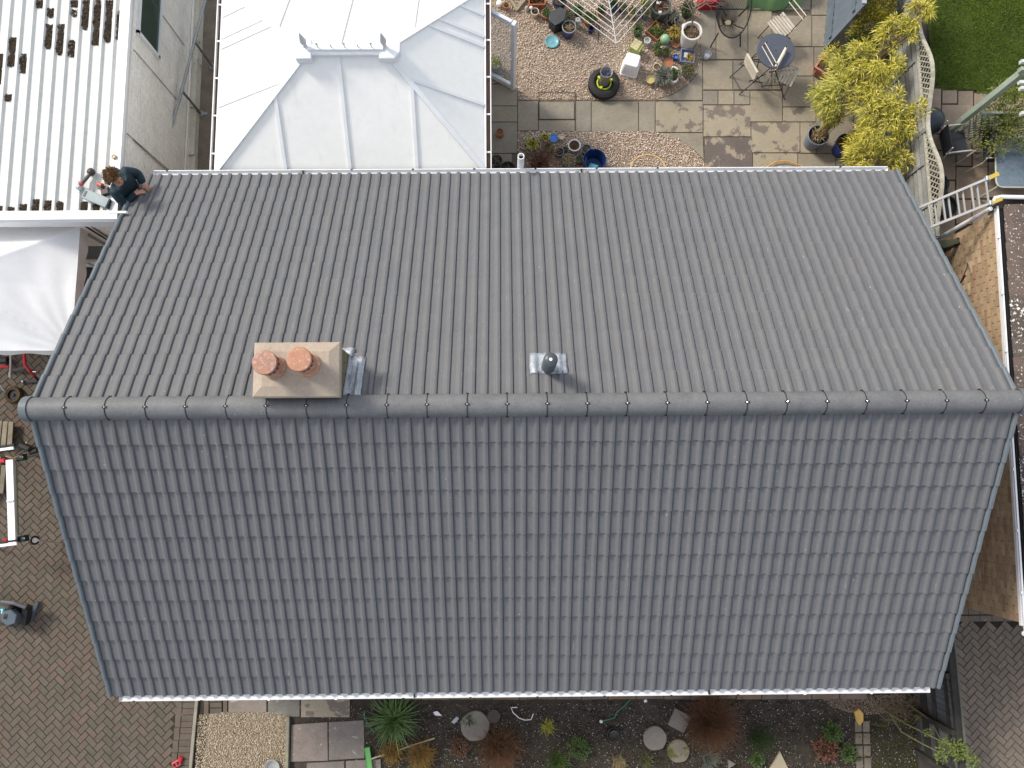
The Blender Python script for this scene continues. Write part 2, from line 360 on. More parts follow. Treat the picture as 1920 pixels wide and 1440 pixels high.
# gravel rectangle
gp = px_poly([(372, 1340), (420, 1335), (530, 1335), (540, 1345), (538, 1480), (364, 1480)])
gravel_y = M('yellow_pebbles', [(.50, .42, .28), (.34, .27, .17), (.58, .51, .38), (.24, .18, .12), (.44, .36, .23), (.62, .57, .47), (.38, .30, .20), (.15, .12, .08)], noise=(30, .15), bump=None, rough=.7)
tag(MB().prism(gp, -.05, .012).build('gravel_path', gravel_base), kind='structure')
P = rand_in(gp, 10000); blobs('gravel_pebbles', np.c_[P, RNG.uniform(.012, .024, len(P))], .006, .014, gravel_y)
gp2 = px_poly([(1530, 1302), (1700, 1302), (1690, 1335), (1610, 1340), (1560, 1325)])
P = rand_in(gp2, 2600); blobs('gravel_pebbles', np.c_[P, RNG.uniform(.004, .02, len(P))], .007, .014, M('brown_pebbles', [(.22, .15, .10), (.33, .24, .17), (.15, .10, .07), (.45, .36, .28)], noise=(30, .2), bump=None))
tag(MB().bar(at(541, 1342, .02), at(538, 1480, .02), .05, .12).build('timber_edging', M('edging_wood', [(.23, .22, .16)], noise=(10, .3)), None), 'grey green timber edging board between the gravel and the concrete slabs', 'edging')

def slab(pts, mat, parent, z1=.03, name='paving_slab', gap=.0045, z0=-.03):
    q = px_poly(pts, z1); c = sum((p.to_2d() for p in q), Vector((0, 0)))/len(q)
    q = [p.to_2d()+(c-p.to_2d()).normalized()*gap for p in q]
    jz = random.uniform(-.003, .003)
    return MB().prism(q, z0, z1+jz, inset=.003).build(name, mat, parent)
def R4(x0, y0, x1, y1): return [(x0, y0), (x1, y0), (x1, y1), (x0, y1)]
fp = tag(MB().prism(px_poly([(372, 1300), (700, 1300), (700, 1480), (545, 1480), (545, 1345), (372, 1345)], -.02), -.06, -.012).build('front_path', joint_m), kind='structure')
for q, mt in (([(546, 1359), (614, 1354), (615, 1427), (544, 1429)], slab_c), ([(616, 1354), (682, 1350), (684, 1422), (616, 1426)], slab_c),
              ([(575, 1431), (646, 1427), (646, 1480), (572, 1480)], slab_c), ([(648, 1427), (714, 1423), (716, 1480), (648, 1480)], slab_c),
              (R4(428, 1306, 500, 1336), slab_c), (R4(502, 1306, 562, 1344), slab_c), (R4(564, 1304, 656, 1345), slab_wet),
              (R4(382, 1309, 391, 1340), block_m), (R4(393, 1317, 416, 1327), block_m), (R4(393, 1328, 416, 1339), block_m), (R4(393, 1305, 416, 1316), block_m), (R4(418, 1306, 426, 1340), block_m)):
    slab(q, mt, fp, .02)
edg = empty('stone_edging', at(1100, 1300, 0), 'row of long brown stone edging blocks along the bed below the front gutter', 'edging')
sm = M('edging_stone', [(.22, .145, .09), (.17, .13, .11), (.20, .15, .12), (.15, .125, .11), (.24, .16, .10)], noise=(7, .3), bump=(30, .4))
x = 657
while x < 1600:
    wd = random.choice((50, 48, 52, 46, 34)); slab([(x, 1296), (x+wd-1, 1296), (x+wd-1, 1311+random.uniform(-1, 1)), (x, 1312+random.uniform(-1, 1))], sm, edg, .05, 'edging_stone', .003); x += wd

# ---- back patio
base = tag(MB().prism(px_poly([(840, -500), (1700, -500), (1700, 420), (840, 420)]), -.07, .012).build('patio', M('patio_bed', [(.13, .11, .08)], noise=(10, .4))), kind='structure')
SL = [(R4(912, 158, 970, 198), 0), (R4(912, 199, 970, 228), 0), (R4(912, 229, 970, 287), 0), (R4(912, 288, 960, 345), 0),
      (R4(971, 189, 1009, 245), 0), (R4(1011, 191, 1077, 223), 0), (R4(1010, 225, 1078, 246), 0), (R4(1080, 189, 1108, 247), 0),
      (R4(1109, 190, 1197, 247), 0), (R4(1198, 190, 1228, 247), 0), (R4(1229, 190, 1318, 248), 1),
      ([(1229, 188), (1262, 178), (1290, 160), (1308, 138), (1314, 112), (1317, 112), (1317, 188)], 0),
      (R4(1314, -60, 1342, 111), 0), (R4(1343, 18, 1402, 111), 0), (R4(1343, -60, 1402, 17), 0), (R4(1403, 20, 1447, 111), 0), (R4(1403, -60, 1520, 18), 0),
      (R4(1448, 29, 1522, 87), 0), (R4(1523, 29, 1600, 87), 0), (R4(1448, 88, 1526, 142), 0), (R4(1527, 88, 1640, 142), 0), (R4(1522, -60, 1640, 28), 0),
      (R4(1318, 113, 1374, 168), 0), (R4(1375, 113, 1447, 168), 0), (R4(1448, 143, 1466, 168), 0),
      (R4(1318, 170, 1346, 196), 0), (R4(1347, 170, 1376, 196), 0), (R4(1377, 170, 1406, 196), 0), (R4(1407, 170, 1467, 228), 0), (R4(1468, 143, 1526, 200), 0), (R4(1527, 143, 1600, 200), 0), (R4(1601, 143, 1680, 230), 0),
      (R4(1319, 197, 1408, 256), 1), (R4(1468, 201, 1530, 228), 1), (R4(1531, 201, 1600, 287), 0), (R4(1409, 229, 1500, 286), 1), (R4(1501, 229, 1530, 287), 1),
      (R4(1601, 231, 1700, 287), 0), (R4(1322, 257, 1411, 316), 2), (R4(1412, 287, 1496, 345), 1), (R4(1497, 288, 1567, 345), 0), (R4(1568, 288, 1650, 345), 0), (R4(1322, 317, 1411, 345), 0),
      ([(1228, 249), (1318, 249), (1320, 300), (1300, 279), (1270, 258)], 0)]
for q, k in SL: slab(q, (slab_m, slab_wet, slab_dark)[k], base, .03+(0 if k < 2 else .001))
for nm, pts, n in (('gravel_bed', [(916, -120), (1313, -120), (1313, 110), (1307, 137), (1288, 160), (1262, 177), (1228, 188), (971, 188), (971, 157), (916, 157)], 15500),
                   ('gravel_bed', [(971, 248), (1227, 248), (1270, 259), (1298, 280), (1321, 306), (1323, 345), (971, 345)], 7500)):
    q = px_poly(pts); tag(MB().prism(q, -.05, .018).build(nm, gravel_base), kind='structure')
    P = rand_in(q, n); blobs('gravel_pebbles', np.c_[P, RNG.uniform(.02, .034, n)], .008, .018, gravel_m)
tr = empty('recessed_cover', at(1044, 198, .03), 'black edged recessed tray cover set across the gravel and the slab path', 'manhole cover')
for a, b in (((1009, 173), (1079, 173)), ((1010, 173), (1010, 224)), ((1079, 173), (1079, 224)), ((1010, 224), (1079, 224))):
    MB().bar(at(*a, .036), at(*b, .036), .007, .01).build('frame_bar', M('rusty_edge', [(.05, .042, .035)], noise=(20, .4), bump=None), tr)

# ---- alley between the white building and the conservatory
alley = tag(MB().prism([(-6.1, 2.9), (-4.55, 2.9), (-4.55, 12), (-6.1, 12)], -.05, .02).build('alley_path', M('alley_concrete', [(.20, .17, .13)], noise=(5, .3), bump=(40, .4), speck=(14, .72, (.3, .27, .22), .03))), kind='structure')
# ---- neighbour's garden
lawn = sheet('lawn', px_poly([(1742, -200), (2200, -200), (2200, 190), (1905, 186), (1845, 174), (1742, 166)]), .02, M('lawn_soil', [(.05, .075, .012)], noise=(2, .4)), .08, .008)
P = rand_in(px_poly([(1742, -20), (1960, -20), (1960, 186), (1905, 184), (1845, 172), (1742, 164)]), 42000)
D = RNG.normal(size=(len(P), 3))*.55; D[:, 2] = 1
leaves('grass', np.c_[P, np.full(len(P), .02)], D, .035, .008, M('grass_blades', [(.075, .14, .008), (.11, .18, .012), (.05, .10, .007), (.17, .20, .025), (.085, .15, .01)], noise=(1.3, .35), bump=None, rough=.6), None, 0, 'stuff')
np_ = tag(MB().prism(px_poly([(1725, 150), (2200, 170), (2200, 600), (1740, 600)], -.02), -.06, -.0).build('neighbour_patio', M('dark_joint', [(.04, .03, .025)])), kind='structure')
for q in ([(1728, 165), (1765, 166), (1764, 250), (1726, 250)], R4(1767, 169, 1795, 194), R4(1797, 170, 1825, 197), R4(1827, 174, 1855, 200), R4(1857, 178, 1920, 205), R4(1766, 196, 1825, 258), R4(1827, 202, 1885, 262), R4(1887, 207, 1960, 262),
          R4(1728, 252, 1775, 281), R4(1728, 283, 1792, 337), R4(1794, 262, 1822, 311), R4(1824, 264, 1852, 286), R4(1854, 264, 1920, 290), R4(1824, 288, 1852, 313), R4(1793, 313, 1852, 372), R4(1854, 292, 1930, 370), R4(1728, 339, 1791, 400), R4(1793, 374, 1822, 420), R4(1824, 374, 1853, 420), R4(1700, 402, 1791, 470)):
    slab(q, slab_r, np_, .02)

# ------------------------------------------------------------------ the bungalow
L2, HR, EZ, G, SA = 5.75, 3.7435, 2.4, .3245, .5378     # half length, half span, eave height, gauge, pitch
ca, sa_ = math.cos(SA), math.sin(SA); RZ = EZ+HR*math.tan(SA)
house = empty('bungalow', (0, 0, 0), 'bungalow with a long dark grey interlocking tiled roof filling the middle', 'house')
wall_m = M('house_brick', [(.30, .17, .10)], noise=(8, .2))
MB().box((0, 0, 1.15), (10.9, 7.0, 2.3)).build('wall', wall_m, house)
MB().add([(-5.6, -3.62, 2.36), (5.6, -3.62, 2.36), (5.6, 3.62, 2.36), (-5.6, 3.62, 2.36), (-5.6, 0, RZ-.09), (5.6, 0, RZ-.09)], [(0, 1, 5, 4), (2, 3, 4, 5), (1, 2, 5), (3, 0, 4), (3, 2, 1, 0)]).build('roof_underlay', M('roof_felt', [(.03, .03, .03)]), house)
for s in (-1, 1): MB().box((0, s*(HR-.14), 2.22), (11.3, .03, .17)).build('fascia', white_pl, house)

PH = .027
def profile(u):                      # height of the tile surface, u in 0..0.15
    t = u/.1495
    if t < .46: return .0
    if t < .66: return PH*(.5-.5*math.cos(math.pi*(t-.46)/.20))
    if t < .92: return PH-.007*((t-.66)/.26)**2
    return (PH-.007)*(1-(t-.92)/.045) if t < .965 else (-.004*(1-abs(t-.982)/.018) if t < .9995 else 0)
US = [0, .05, .0688, .078, .0845, .091, .0987, .112, .125, .1375, .1442, .1468, .1495]
us = [(u, profile(u)) for u in US] + [(u+.1495, profile(u)) for u in US[1:]]
TL = G+.05; TH = .024
def tile_geo(side):
    """local: x along the ridge, y up the slope, z normal; tail (y=0) lifted onto the course below"""
    vs = []; n = len(us)
    for y, dz in ((0, TH), (TL, 0)):
        vs += [(u-.1495, y, z+dz) for u, z in us]
    vs += [(u-.1495, 0, z-.004) for u, z in us]
    fs = [(i, i+1, n+i+1, n+i) for i in range(n-1)] + [(2*n+i, 2*n+i+1, i+1, i) for i in range(n-1)]
    vs += [(.1495, 0, -.004), (.1495, TL, -.01), (-.1495, 0, -.004), (-.1495, TL, -.01)]
    k = 3*n; fs += [(n-1, k, k+1, 2*n-1), (k+2, 0, n, k+3)]
    return vs, fs
tv, tf = tile_geo(1)
if True:
    tme = bpy.data.meshes.new('roof_tile'); tme.from_pydata(tv, [], tf); tme.materials.append(tile_back)
    tme.polygons.foreach_set('use_smooth', [True]*len(tme.polygons)); tme.set_sharp_from_angle(angle=.75)
NT = 38; TW = .2995
def slope_mat(front):
    # columns: tile x, up-slope, normal
    if front: X, Y, Nn = Vector((1, 0, 0)), Vector((0, ca, sa_)), Vector((0, -sa_, ca))
    else: X, Y, Nn = Vector((-1, 0, 0)), Vector((0, -ca, sa_)), Vector((0, sa_, ca))
    return Matrix((X, Y, Nn)).transposed()
tiles = []
for front in (True, False):
    m3 = slope_mat(front)
    for r in range(13):
        for c in range(NT):
            xx = (c-(NT-1)/2)*TW
            tiles.append((front, r, xx))
tiles.sort(key=lambda t: (not t[0], -t[1]))
# on the back slope the tile is mirrored, so that every roll is steep on its right
tmb = bpy.data.meshes.new('roof_tile'); tmb.from_pydata([(-v[0], v[1], v[2]) for v in tv], [], [f[::-1] for f in tf]); tmb.materials.append(tile_back)
tmb.polygons.foreach_set('use_smooth', [True]*len(tmb.polygons)); tmb.set_sharp_from_angle(angle=.75)
restV, restF = [], []; tvn = np.array(tv); off = 0
for idx, (front, r, xx) in enumerate(tiles):
    m3 = slope_mat(front); s = r*G
    base_p = Vector((xx, (-1 if front else 1)*(HR-s*ca), EZ+s*sa_))
    jit = Matrix.Rotation(random.uniform(-.004, .004), 3, 'Z') @ Matrix.Rotation(random.uniform(-.004, .004), 3, 'X')
    lift = m3 @ Vector((0, random.uniform(-.004, .003), random.uniform(0, .003)))
    if idx < 300:
        o = bpy.data.objects.new('roof_tile', tme if front else tmb); link(o, house); o.matrix_basis = Matrix.Translation(base_p+lift) @ (m3 @ jit).to_4x4()
    else:
        V = tvn.copy()
        if not front: V[:, 0] *= -1
        mm = np.array(m3 @ jit); V = V @ mm.T + np.array(base_p+lift)
        restV.append(V); restF.append(([f if front else f[::-1] for f in tf], off)); off += len(V)
me = bpy.data.meshes.new('roof_tiles'); me.from_pydata(np.vstack(restV).tolist(), [], [tuple(i+o_ for i in f) for fs, o_ in restF for f in fs]); me.materials.append(tile_back)
me.polygons.foreach_set('use_smooth', [True]*len(me.polygons)); me.set_sharp_from_angle(angle=.75)
o = bpy.data.objects.new('roof_tiles', me); link(o, house); o['kind'] = 'stuff'

# verge units, one per course and end
for front in (True, False):
    m3 = slope_mat(front)
    for r in range(13):
        for sx in (-1, 1):
            s = r*G; bp_ = Vector((sx*(L2-.012), (-1 if front else 1)*(HR-s*ca), EZ+s*sa_))
            mb = MB(); lx = sx*(1 if front else -1)
            def V3(x, y, z): return bp_ + m3 @ Vector((lx*x, y, z))
            prof = [(-.042, .006), (-.038, .036), (-.024, .047), (.006, .047), (.014, .036), (.014, -.11)]
            vs = [V3(px_, 0, pz+.014) for px_, pz in prof]+[V3(px_, G+.035, pz-.004) for px_, pz in prof]+[V3(px_, 0, pz-.006) for px_, pz in prof]
            n = len(prof); fs = [(i, i+1, n+i+1, n+i) for i in range(n-1)]+[(2*n+i, 2*n+i+1, i+1, i) for i in range(n-1)]
            mb.add(vs, fs).build('verge_unit', verge_m, house)
# ridge
NR = 25; RL = (2*L2-.02)/NR; rr = .135
cz = RZ+.012
for k in range(NR):
    x0 = -L2+.01+k*RL; x1 = x0+RL-.004; n = 16; vs = []; fs = []; tilt = random.uniform(-.003, .003)
    for xx, r_ in ((x0, rr), (x1, rr)):
        for i in range(n+1):
            a = math.pi*(i/n)*1.0; vs.append((xx, -r_*math.cos(a), cz-.045+(r_+.02)*math.sin(a)*.95+tilt))
    for i in range(n): fs.append((i, n+1+i, n+2+i, i+1))
    a0 = len(vs)
    for xx in (x0, x1):
        for i in range(n+1):
            a = math.pi*(i/n); vs.append((xx, -(rr-.016)*math.cos(a), cz-.045+(rr+.004)*math.sin(a)*.95+tilt))
    fs += [(i, i+1, a0+i+1, a0+i) for i in range(n)] + [(n+1+i+1, n+1+i, a0+n+1+i, a0+n+2+i) for i in range(n)]
    o = setsmooth(mesh_obj('ridge_tile', vs, fs, ridge_m, house))
    if k:
        pts = [(x0-.002+random.uniform(-.002, .002), -(rr+.004)*math.cos(math.pi*i/14), cz-.045+(rr+.024)*math.sin(math.pi*i/14)*.95) for i in range(15)]
        mb = MB(); mb.tube(pts, .0045, 5)
        for i in (1, 13): mb.box(pts[i], (.03, .02, .016))
        mb.box((x0, 0, cz+.106), (.05, .022, .008)); cb = mb.build('ridge_clip', black, house)
        MB().lathe([(.008, 0), (.008, .006), (.003, .009)], (x0, 0, cz+.108), 8).build('screw', chrome, cb)
for sx in (-1, 1):
    n = 20; vs = []; xs = (sx*(L2+.055), sx*(L2+.05), sx*(L2-.035))
    for q, (xx, r_) in enumerate(((xs[0], rr+.0), (xs[1], rr+.012), (xs[2], rr+.012))):
        for i in range(n+1):
            a = math.pi*(i/n); vs.append((xx, -r_*math.cos(a), cz-.045+(r_+.02)*math.sin(a)*.95))
    c0 = len(vs); vs.append((xs[0], 0, cz-.06))
    fs = [(q*(n+1)+i, q*(n+1)+i+1, (q+1)*(n+1)+i+1, (q+1)*(n+1)+i) for q in (0, 1) for i in range(n)] + [(c0, i+1, i) for i in range(n)]
    if sx > 0: fs = [f[::-1] for f in fs]
    vs2 = len(vs); setsmooth(mesh_obj('ridge_end_cap', vs, fs, verge_m, house))
    MB().box((sx*(L2+.02), 0, cz-.16), (.04, .3, .22)).build('apex_block', verge_m, house)
# gutters
def gutter(x0, x1, y, z, parent, n=8, r=.056, axis='x', mat=white_pl, name='gutter'):
    prof = [(-r, .0), (-r, -.012)]+[(r*math.cos(a), -.012+.5*r*math.sin(a)) for a in [math.pi+math.pi*i/n for i in range(1, n)]]+[(r, -.012), (r, 0), (r+.006, .002), (r-.004, .004)]
    prof = [(-r+.004, .002)]+prof
    vs = []
    for xx in (x0, x1):
        for p, q in prof: vs.append((xx, y+p, z+q) if axis == 'x' else (y+p, xx, z+q))
    k = len(prof); fs = [(i, i+1, k+i+1, k+i) for i in range(k-1)] + [tuple(range(k)), tuple(range(2*k-1, k-1, -1))]
    return setsmooth(mesh_obj(name, vs, fs, mat, parent))
for s, (a, b) in ((-1, (-5.62, 5.63)), (1, (-5.55, 5.6))):
    g = gutter(a, b, s*(HR+.036), EZ-.012, house, r=.06)
    xx = a+.2
    while xx < b:
        MB().box((xx, s*(HR+.098), EZ-.016), (.03, .014, .02)).build('gutter_clip', black if int(xx*7) % 3 else white_pl, g); xx += .93
    for xj in ((-1.55, 2.55) if s < 0 else (-3.3, .93)): MB().box((xj, s*(HR+.03), EZ-.05), (.02, .12, .07)).build('gutter_joint', black, g)

# chimney
ctop = 4.95
cc_ = [at(474, 642, ctop), at(636, 641, ctop), at(643, 744, ctop), at(471, 745, ctop)]
cx_, cy_ = sum(p.x for p in cc_)/4, sum(p.y for p in cc_)/4; cwx, cwy = (cc_[1]-cc_[0]).length, (cc_[0]-cc_[3]).length
stackw, stackd = cwx-.07, cwy-.07
ch = MB().box((cx_, cy_, 4.35), (stackw-.012, stackd-.012, 1.02)).build('chimney', M('old_mortar', [(.22, .2, .15)]), house)
bk = M('mossy_brick', [(.17, .14, .08), (.21, .15, .09), (.14, .12, .07), (.19, .17, .10)], noise=(9, .3), bump=(60, .4))
for c in range(10):
    z = 4.85-.0375-c*.075
    for side in range(4):
        ln = stackw if side % 2 == 0 else stackd; nb = int(round(ln/.225)); bl = ln/nb
        for i in range(nb + c % 2):
            a0, a1 = max(0, (i-(c % 2)*.5)*bl), min(ln, (i+1-(c % 2)*.5)*bl); m0 = (a0+a1)/2-ln/2
            if z < 4.15 and side != 1: continue
            if side % 2 == 0: MB().box((cx_+m0, cy_+(stackd/2-.004)*(1 if side else -1), z), (a1-a0-.01, .02, .065)).build('brick', bk, ch)
            else: MB().box((cx_+(stackw/2-.004)*(1 if side == 1 else -1), cy_+m0, z), (.02, a1-a0-.01, .065)).build('brick', bk, ch)
cap_m = M('flaunching', [(.38, .315, .25)], noise=(3, .14), bump=(30, .3), stain=(3.1, .58, (.30, .24, .19), .2))
hw, hd = cwx/2, cwy/2; vs = []
for q, z in ((0, ctop-.1), (0, ctop-.015), (.012, ctop), (.115, ctop+.045)):
    vs += [(cx_-hw+q, cy_-hd+q, z), (cx_+hw-q, cy_-hd+q, z), (cx_+hw-q, cy_+hd-q, z), (cx_-hw+q, cy_+hd-q, z)]
fs = [(3, 2, 1, 0), (12, 13, 14, 15)]+[(4*k+i, 4*k+(i+1) % 4, 4*k+4+(i+1) % 4, 4*k+4+i) for k in range(3) for i in range(4)]
mesh_obj('chimney_cap', vs, fs, cap_m, ch)
for (tx, ty, mt, r, h) in ((495, 679, terra_lich, .135, .36), (560, 673, terra_pot, .135, .40)):
    p = at(tx, ty, ctop+.045+h); z0 = ctop+.035
    body = setsmooth(MB().lathe([(r*1.0, 0), (r*1.0, .05), (r*.9, .06), (r*.88, h-.13), (r*.8, h-.12), (r*.76, h-.03), (.02, h-.03)], (p.x, p.y, z0), 28).build('chimney_pot', mt, ch))
    setsmooth(MB().lathe([(r*.98, h-.035), (r*1.0, h-.03), (r*1.0, h-.004), (r*.95, h+.006), (.01, h+.014)], (p.x, p.y, z0), 28).build('pot_lid', mt, ch))
    lv = MB()
    for k in range(14):
        a = k*2*math.pi/14; lv.box((p.x+math.cos(a)*r*.86, p.y+math.sin(a)*r*.86, z0+h-.08), (.02, .03, .09), rz=a)
    lv.build('louvre', M('dark_terracotta', [(.12, .06, .04)], noise=(20, .4)), ch)  # louvres in a darker terracotta than the pot
# lead flashing around chimney: steps down the right-hand side
def roof_z(x, y): return EZ+(HR-abs(y))*math.tan(SA)
def draped(name, x0, x1, y0, y1, parent, lift=.02, nx=24, ny=10, mat=lead):
    vs = []
    for j in range(ny+1):
        for i in range(nx+1):
            x, y = x0+(x1-x0)*i/nx, y0+(y1-y0)*j/ny
            ed = 0 if 0 < i < nx and 0 < j < ny else .008
            u = ((x + NT*TW/2) % .1495); z = roof_z(x, y)+profile(u)*1.05/ca+TH+lift-ed+random.uniform(-.005, .005)
            vs.append((x+random.uniform(-.004, .004), y+random.uniform(-.004, .004), z))
    fs = [(j*(nx+1)+i, j*(nx+1)+i+1, (j+1)*(nx+1)+i+1, (j+1)*(nx+1)+i) for j in range(ny) for i in range(nx)]
    o = mesh_obj(name, vs, fs, mat, parent, True); md = o.modifiers.new('t', 'SOLIDIFY'); md.thickness = .004; return o
draped('lead_flashing', cx_+stackw/2-.02, cx_+stackw/2+.20, cy_-stackd/2-.02, cy_+stackd/2-.02, ch)
draped('lead_flashing', cx_-stackw/2-.1, cx_+stackw/2+.05, cy_+stackd/2-.02, cy_+stackd/2+.1, ch)
MB().add([(cx_+stackw/2+.012, cy_-stackd/2, roof_z(0, cy_-stackd/2)+.12), (cx_+stackw/2+.012, cy_+stackd/2, roof_z(0, cy_+stackd/2)+.12), (cx_+stackw/2+.018, cy_+stackd/2, roof_z(0, cy_+stackd/2)+.02), (cx_+stackw/2+.018, cy_-stackd/2, roof_z(0, cy_-stackd/2)+.02)], [(0, 1, 2, 3)]).build('lead_apron', lead, ch)
# vent terminal on the back slope
def roof_hit(px, py):
    z = 3.9
    for _ in range(12): p = at(px, py, z); z = roof_z(p.x, p.y)+.02
    return at(px, py, z)
vb = roof_hit(1027, 690); vp = MB().lathe([(.075, -.1), (.072, .02), (.06, .12)], vb, 20).build('vent_pipe', M('vent_plastic', [(.055, .065, .075)], rough=.4, noise=(9, .1), bump=None, spec=.5), house)
vm = MATS['vent_plastic']; prof = []
H = .62
for k in range(9): prof += [(.066, .10+k*.048), (.084, .105+k*.048), (.084, .118+k*.048), (.066, .125+k*.048)]
setsmooth(MB().lathe(prof+[(.05, H-.06)], vb, 20).build('ribbed_collar', vm, vp))
setsmooth(MB().lathe([(.078, H-.075), (.082, H-.06), (.082, H-.01), (.06, H+.012), (.03, H+.02), (.01, H+.022)], vb, 24).build('vent_cap', vm, vp))
MB().lathe([(.02, H+.02), (.018, H+.024)], vb, 10).build('cap_stud', white_old, vp)
draped('lead_flashing', at(993, 670, vb.z).x, at(1063, 670, vb.z).x, vb.y-.08, vb.y+.2, vp, nx=22, ny=7)
# white flue pipe at the back wall
fpz = at(977, 290, 2.75)
fl = setsmooth(MB().lathe([(.052, 0), (.052, 1.75), (.062, 1.76), (.062, 1.84), (.05, 1.86), (.05, 2.35), (.04, 2.35), (.04, 2.2), (.01, 2.2)], (fpz.x, fpz.y, .35), 20).build('flue_pipe', white_pl, house))
fl.data.polygons[0].use_smooth = True
MB().lathe([(.039, 0), (.001, .001)], (fpz.x, fpz.y, 2.62), 16).build('flue_mouth', black, fl)

# ------------------------------------------------------------------ brick wall builder
def brick_face(parent, a, b, z0, z1, mat, nparts, out, depth=.012, bl=.225, bh=.075, sortkey=None):
    """bricks on a vertical face running from a to b; out = outward unit vector"""
    a, b = Vector(a), Vector(b); d = (b-a); Lw = d.length; d.normalize(); ang = math.atan2(d.y, d.x); out = Vector(out); lst = []
    c = 0; z = z0
    while z+bh <= z1+.001:
        x = -(c % 2)*bl/2
        while x < Lw:
            x0, x1 = max(0, x), min(Lw, x+bl)
            if x1-x0 > .03: lst.append(((x0+x1)/2, z+bh/2, x1-x0))
            x += bl
        z += bh; c += 1
    lst.sort(key=sortkey or (lambda q: -q[1]))
    cache = {}
    for m_, zz, ln in lst[:nparts]:
        k = round(ln, 2)
        if k not in cache:
            me = bpy.data.meshes.new('brick'); q = MB().box((0, 0, 0), (ln-.01, .03, bh-.01)); me.from_pydata([tuple(v) for v in q.v], [], q.f); me.materials.append(mat); cache[k] = me
        o = bpy.data.objects.new('brick', cache[k]); link(o, parent); o.matrix_parent_inverse = parent_inv(parent)
        p = a+d*m_+out*(depth-.015+random.uniform(-.001, .002)); o.location = (p.x, p.y, zz); o.rotation_euler = (0, 0, ang)
    if lst[nparts:]:
        mb = MB()
        for m_, zz, ln in lst[nparts:]:
            p = a+d*m_+out*(depth-.015+random.uniform(-.001, .002)); mb.box((p.x, p.y, zz), (ln-.01, .03, bh-.01), rz=ang)
        o = mb.build('bricks', mat, parent); o['kind'] = 'stuff'

# ------------------------------------------------------------------ neighbour on the right
nb = empty('neighbour_house', (7.5, 0, 0), 'buff brick neighbouring house with a brown lichen spotted tiled roof at the right edge', 'house')
wb, wf = at(1864, 397, 2.3), at(1913, 1168, 2.3)
nx0, nx1 = wb.x, wf.x
WXb, WXf = nx0+.02, nx1+.02
ny1, ny0 = wb.y, wf.y
MB().prism([(WXb, ny1), (WXb+4, ny1), (WXf+4, ny0), (WXf, ny0)], 0, 2.28).build('wall', mortar, nb)
brick_face(nb, (WXf, ny0, 0), (WXb, ny1, 0), .02, 2.27, brick_n, 300, (-1, 0, 0))
MB().bar((WXf-.03, ny0-.03, 2.33), (WXb-.03, ny1+.03, 2.35), .02, .05).build('bargeboard', white_pl, nb)
MB().bar((WXf-.03, ny0-.1, 2.40), (WXb-.03, ny1+.05, 2.40), .025, .02).build('verge_trim', white_pl, nb)
for k in range(7):
    t = (k+.5)/7; MB().box((WXf+(WXb-WXf)*t-.05, ny0+(ny1-ny0)*t, 2.41), (.03, .04, .03)).build('trim_clip', white_pl, nb)
MB().tube([at(1864, 397, 2.25)+Vector((-.05, .05, 0)), at(1864, 397, 2.25)+Vector((-.05, .05, -2.2))], .034, 10).build('downpipe', white_pl, nb)
MB().tube([(WXf-.02, ny0-.14, 2.36), (WXf+.1, ny0-.15, 2.34)], .03, 8).build('pipe_elbow', white_pl, nb)
ntile = M('brown_pantile', [(.125, .092, .078), (.105, .08, .07), (.14, .10, .082), (.095, .078, .07)], noise=(6, .25), bump=(40, .5), speck=(30, .62, (.55, .53, .5), .05))
ntile2 = M('lichen_pantile', [(.09, .075, .065), (.075, .06, .05)], noise=(6, .25), bump=(40, .5), speck=(22, .55, (.60, .59, .56), .06))
tp = []                       # courses across the strip: tiles rise gently to the right
y = ny1+.05; r = 0
while y > ny0-.3:
    for c in range(5):
        xx = WXb+(WXf-WXb)*(ny1-y)/(ny1-ny0)+.04+c*.3; vs = []; n = 8
        for j, yy in ((0, y), (1, y-.31)):
            for i in range(n+1):
                u = i/n; vs.append((xx+.3*u, yy, 2.42+(xx+.3*u-WXb)*.10+.02*math.sin(math.pi*u)**2+(.028 if j == 0 else .0)))
        vs += [(v[0], v[1], v[2]-.03) for v in vs[:n+1]]
        fs = [(i, n+1+i, n+2+i, i+1) for i in range(n)]+[(2*n+2+i, i, i+1, 2*n+3+i) for i in range(n)]
        fs.append((0, 2*n+2, n+1)); mesh_obj('roof_tile', vs, fs, ntile2 if (r in (5, 6, 13, 14)) else ntile, nb, True).matrix_parent_inverse = parent_inv(nb)
    y -= .29; r += 1
MB().prism([(WXb+.02, ny1+.02), (WXb+4, ny1+.02), (WXf+4, ny0-.25), (WXf+.02, ny0-.25)], 2.3, 2.385).build('roof_deck', black, nb)
MB().tube([at(1862, 380, 2.45), at(1866, 371, 2.5), at(1878, 369, 2.5), at(1925, 370, 2.52)], .03, 8).build('ridge_pipe', white_old, nb)
MB().tube([at(1918, 1188, 2.4), at(1935, 1188, 2.4)], .03, 8).build('pipe_elbow', white_pl, nb)
cl = M('tv_cable', [(.03, .02, .02)], noise=None, bump=None)
cb = [Vector((WXb-.06, 2.55, 1.6)), Vector((WXb-.16, 2.45, 1.75)), Vector((WXb-.28, 2.35, 1.9)), Vector((WXb-.33, 2.2, 1.85))]
MB().tube(cb, .008, 6).bar((WXb-.33, 2.15, 1.78), (WXb-.33, 2.25, 1.95), .02).build('wall_bracket', cl, nb)

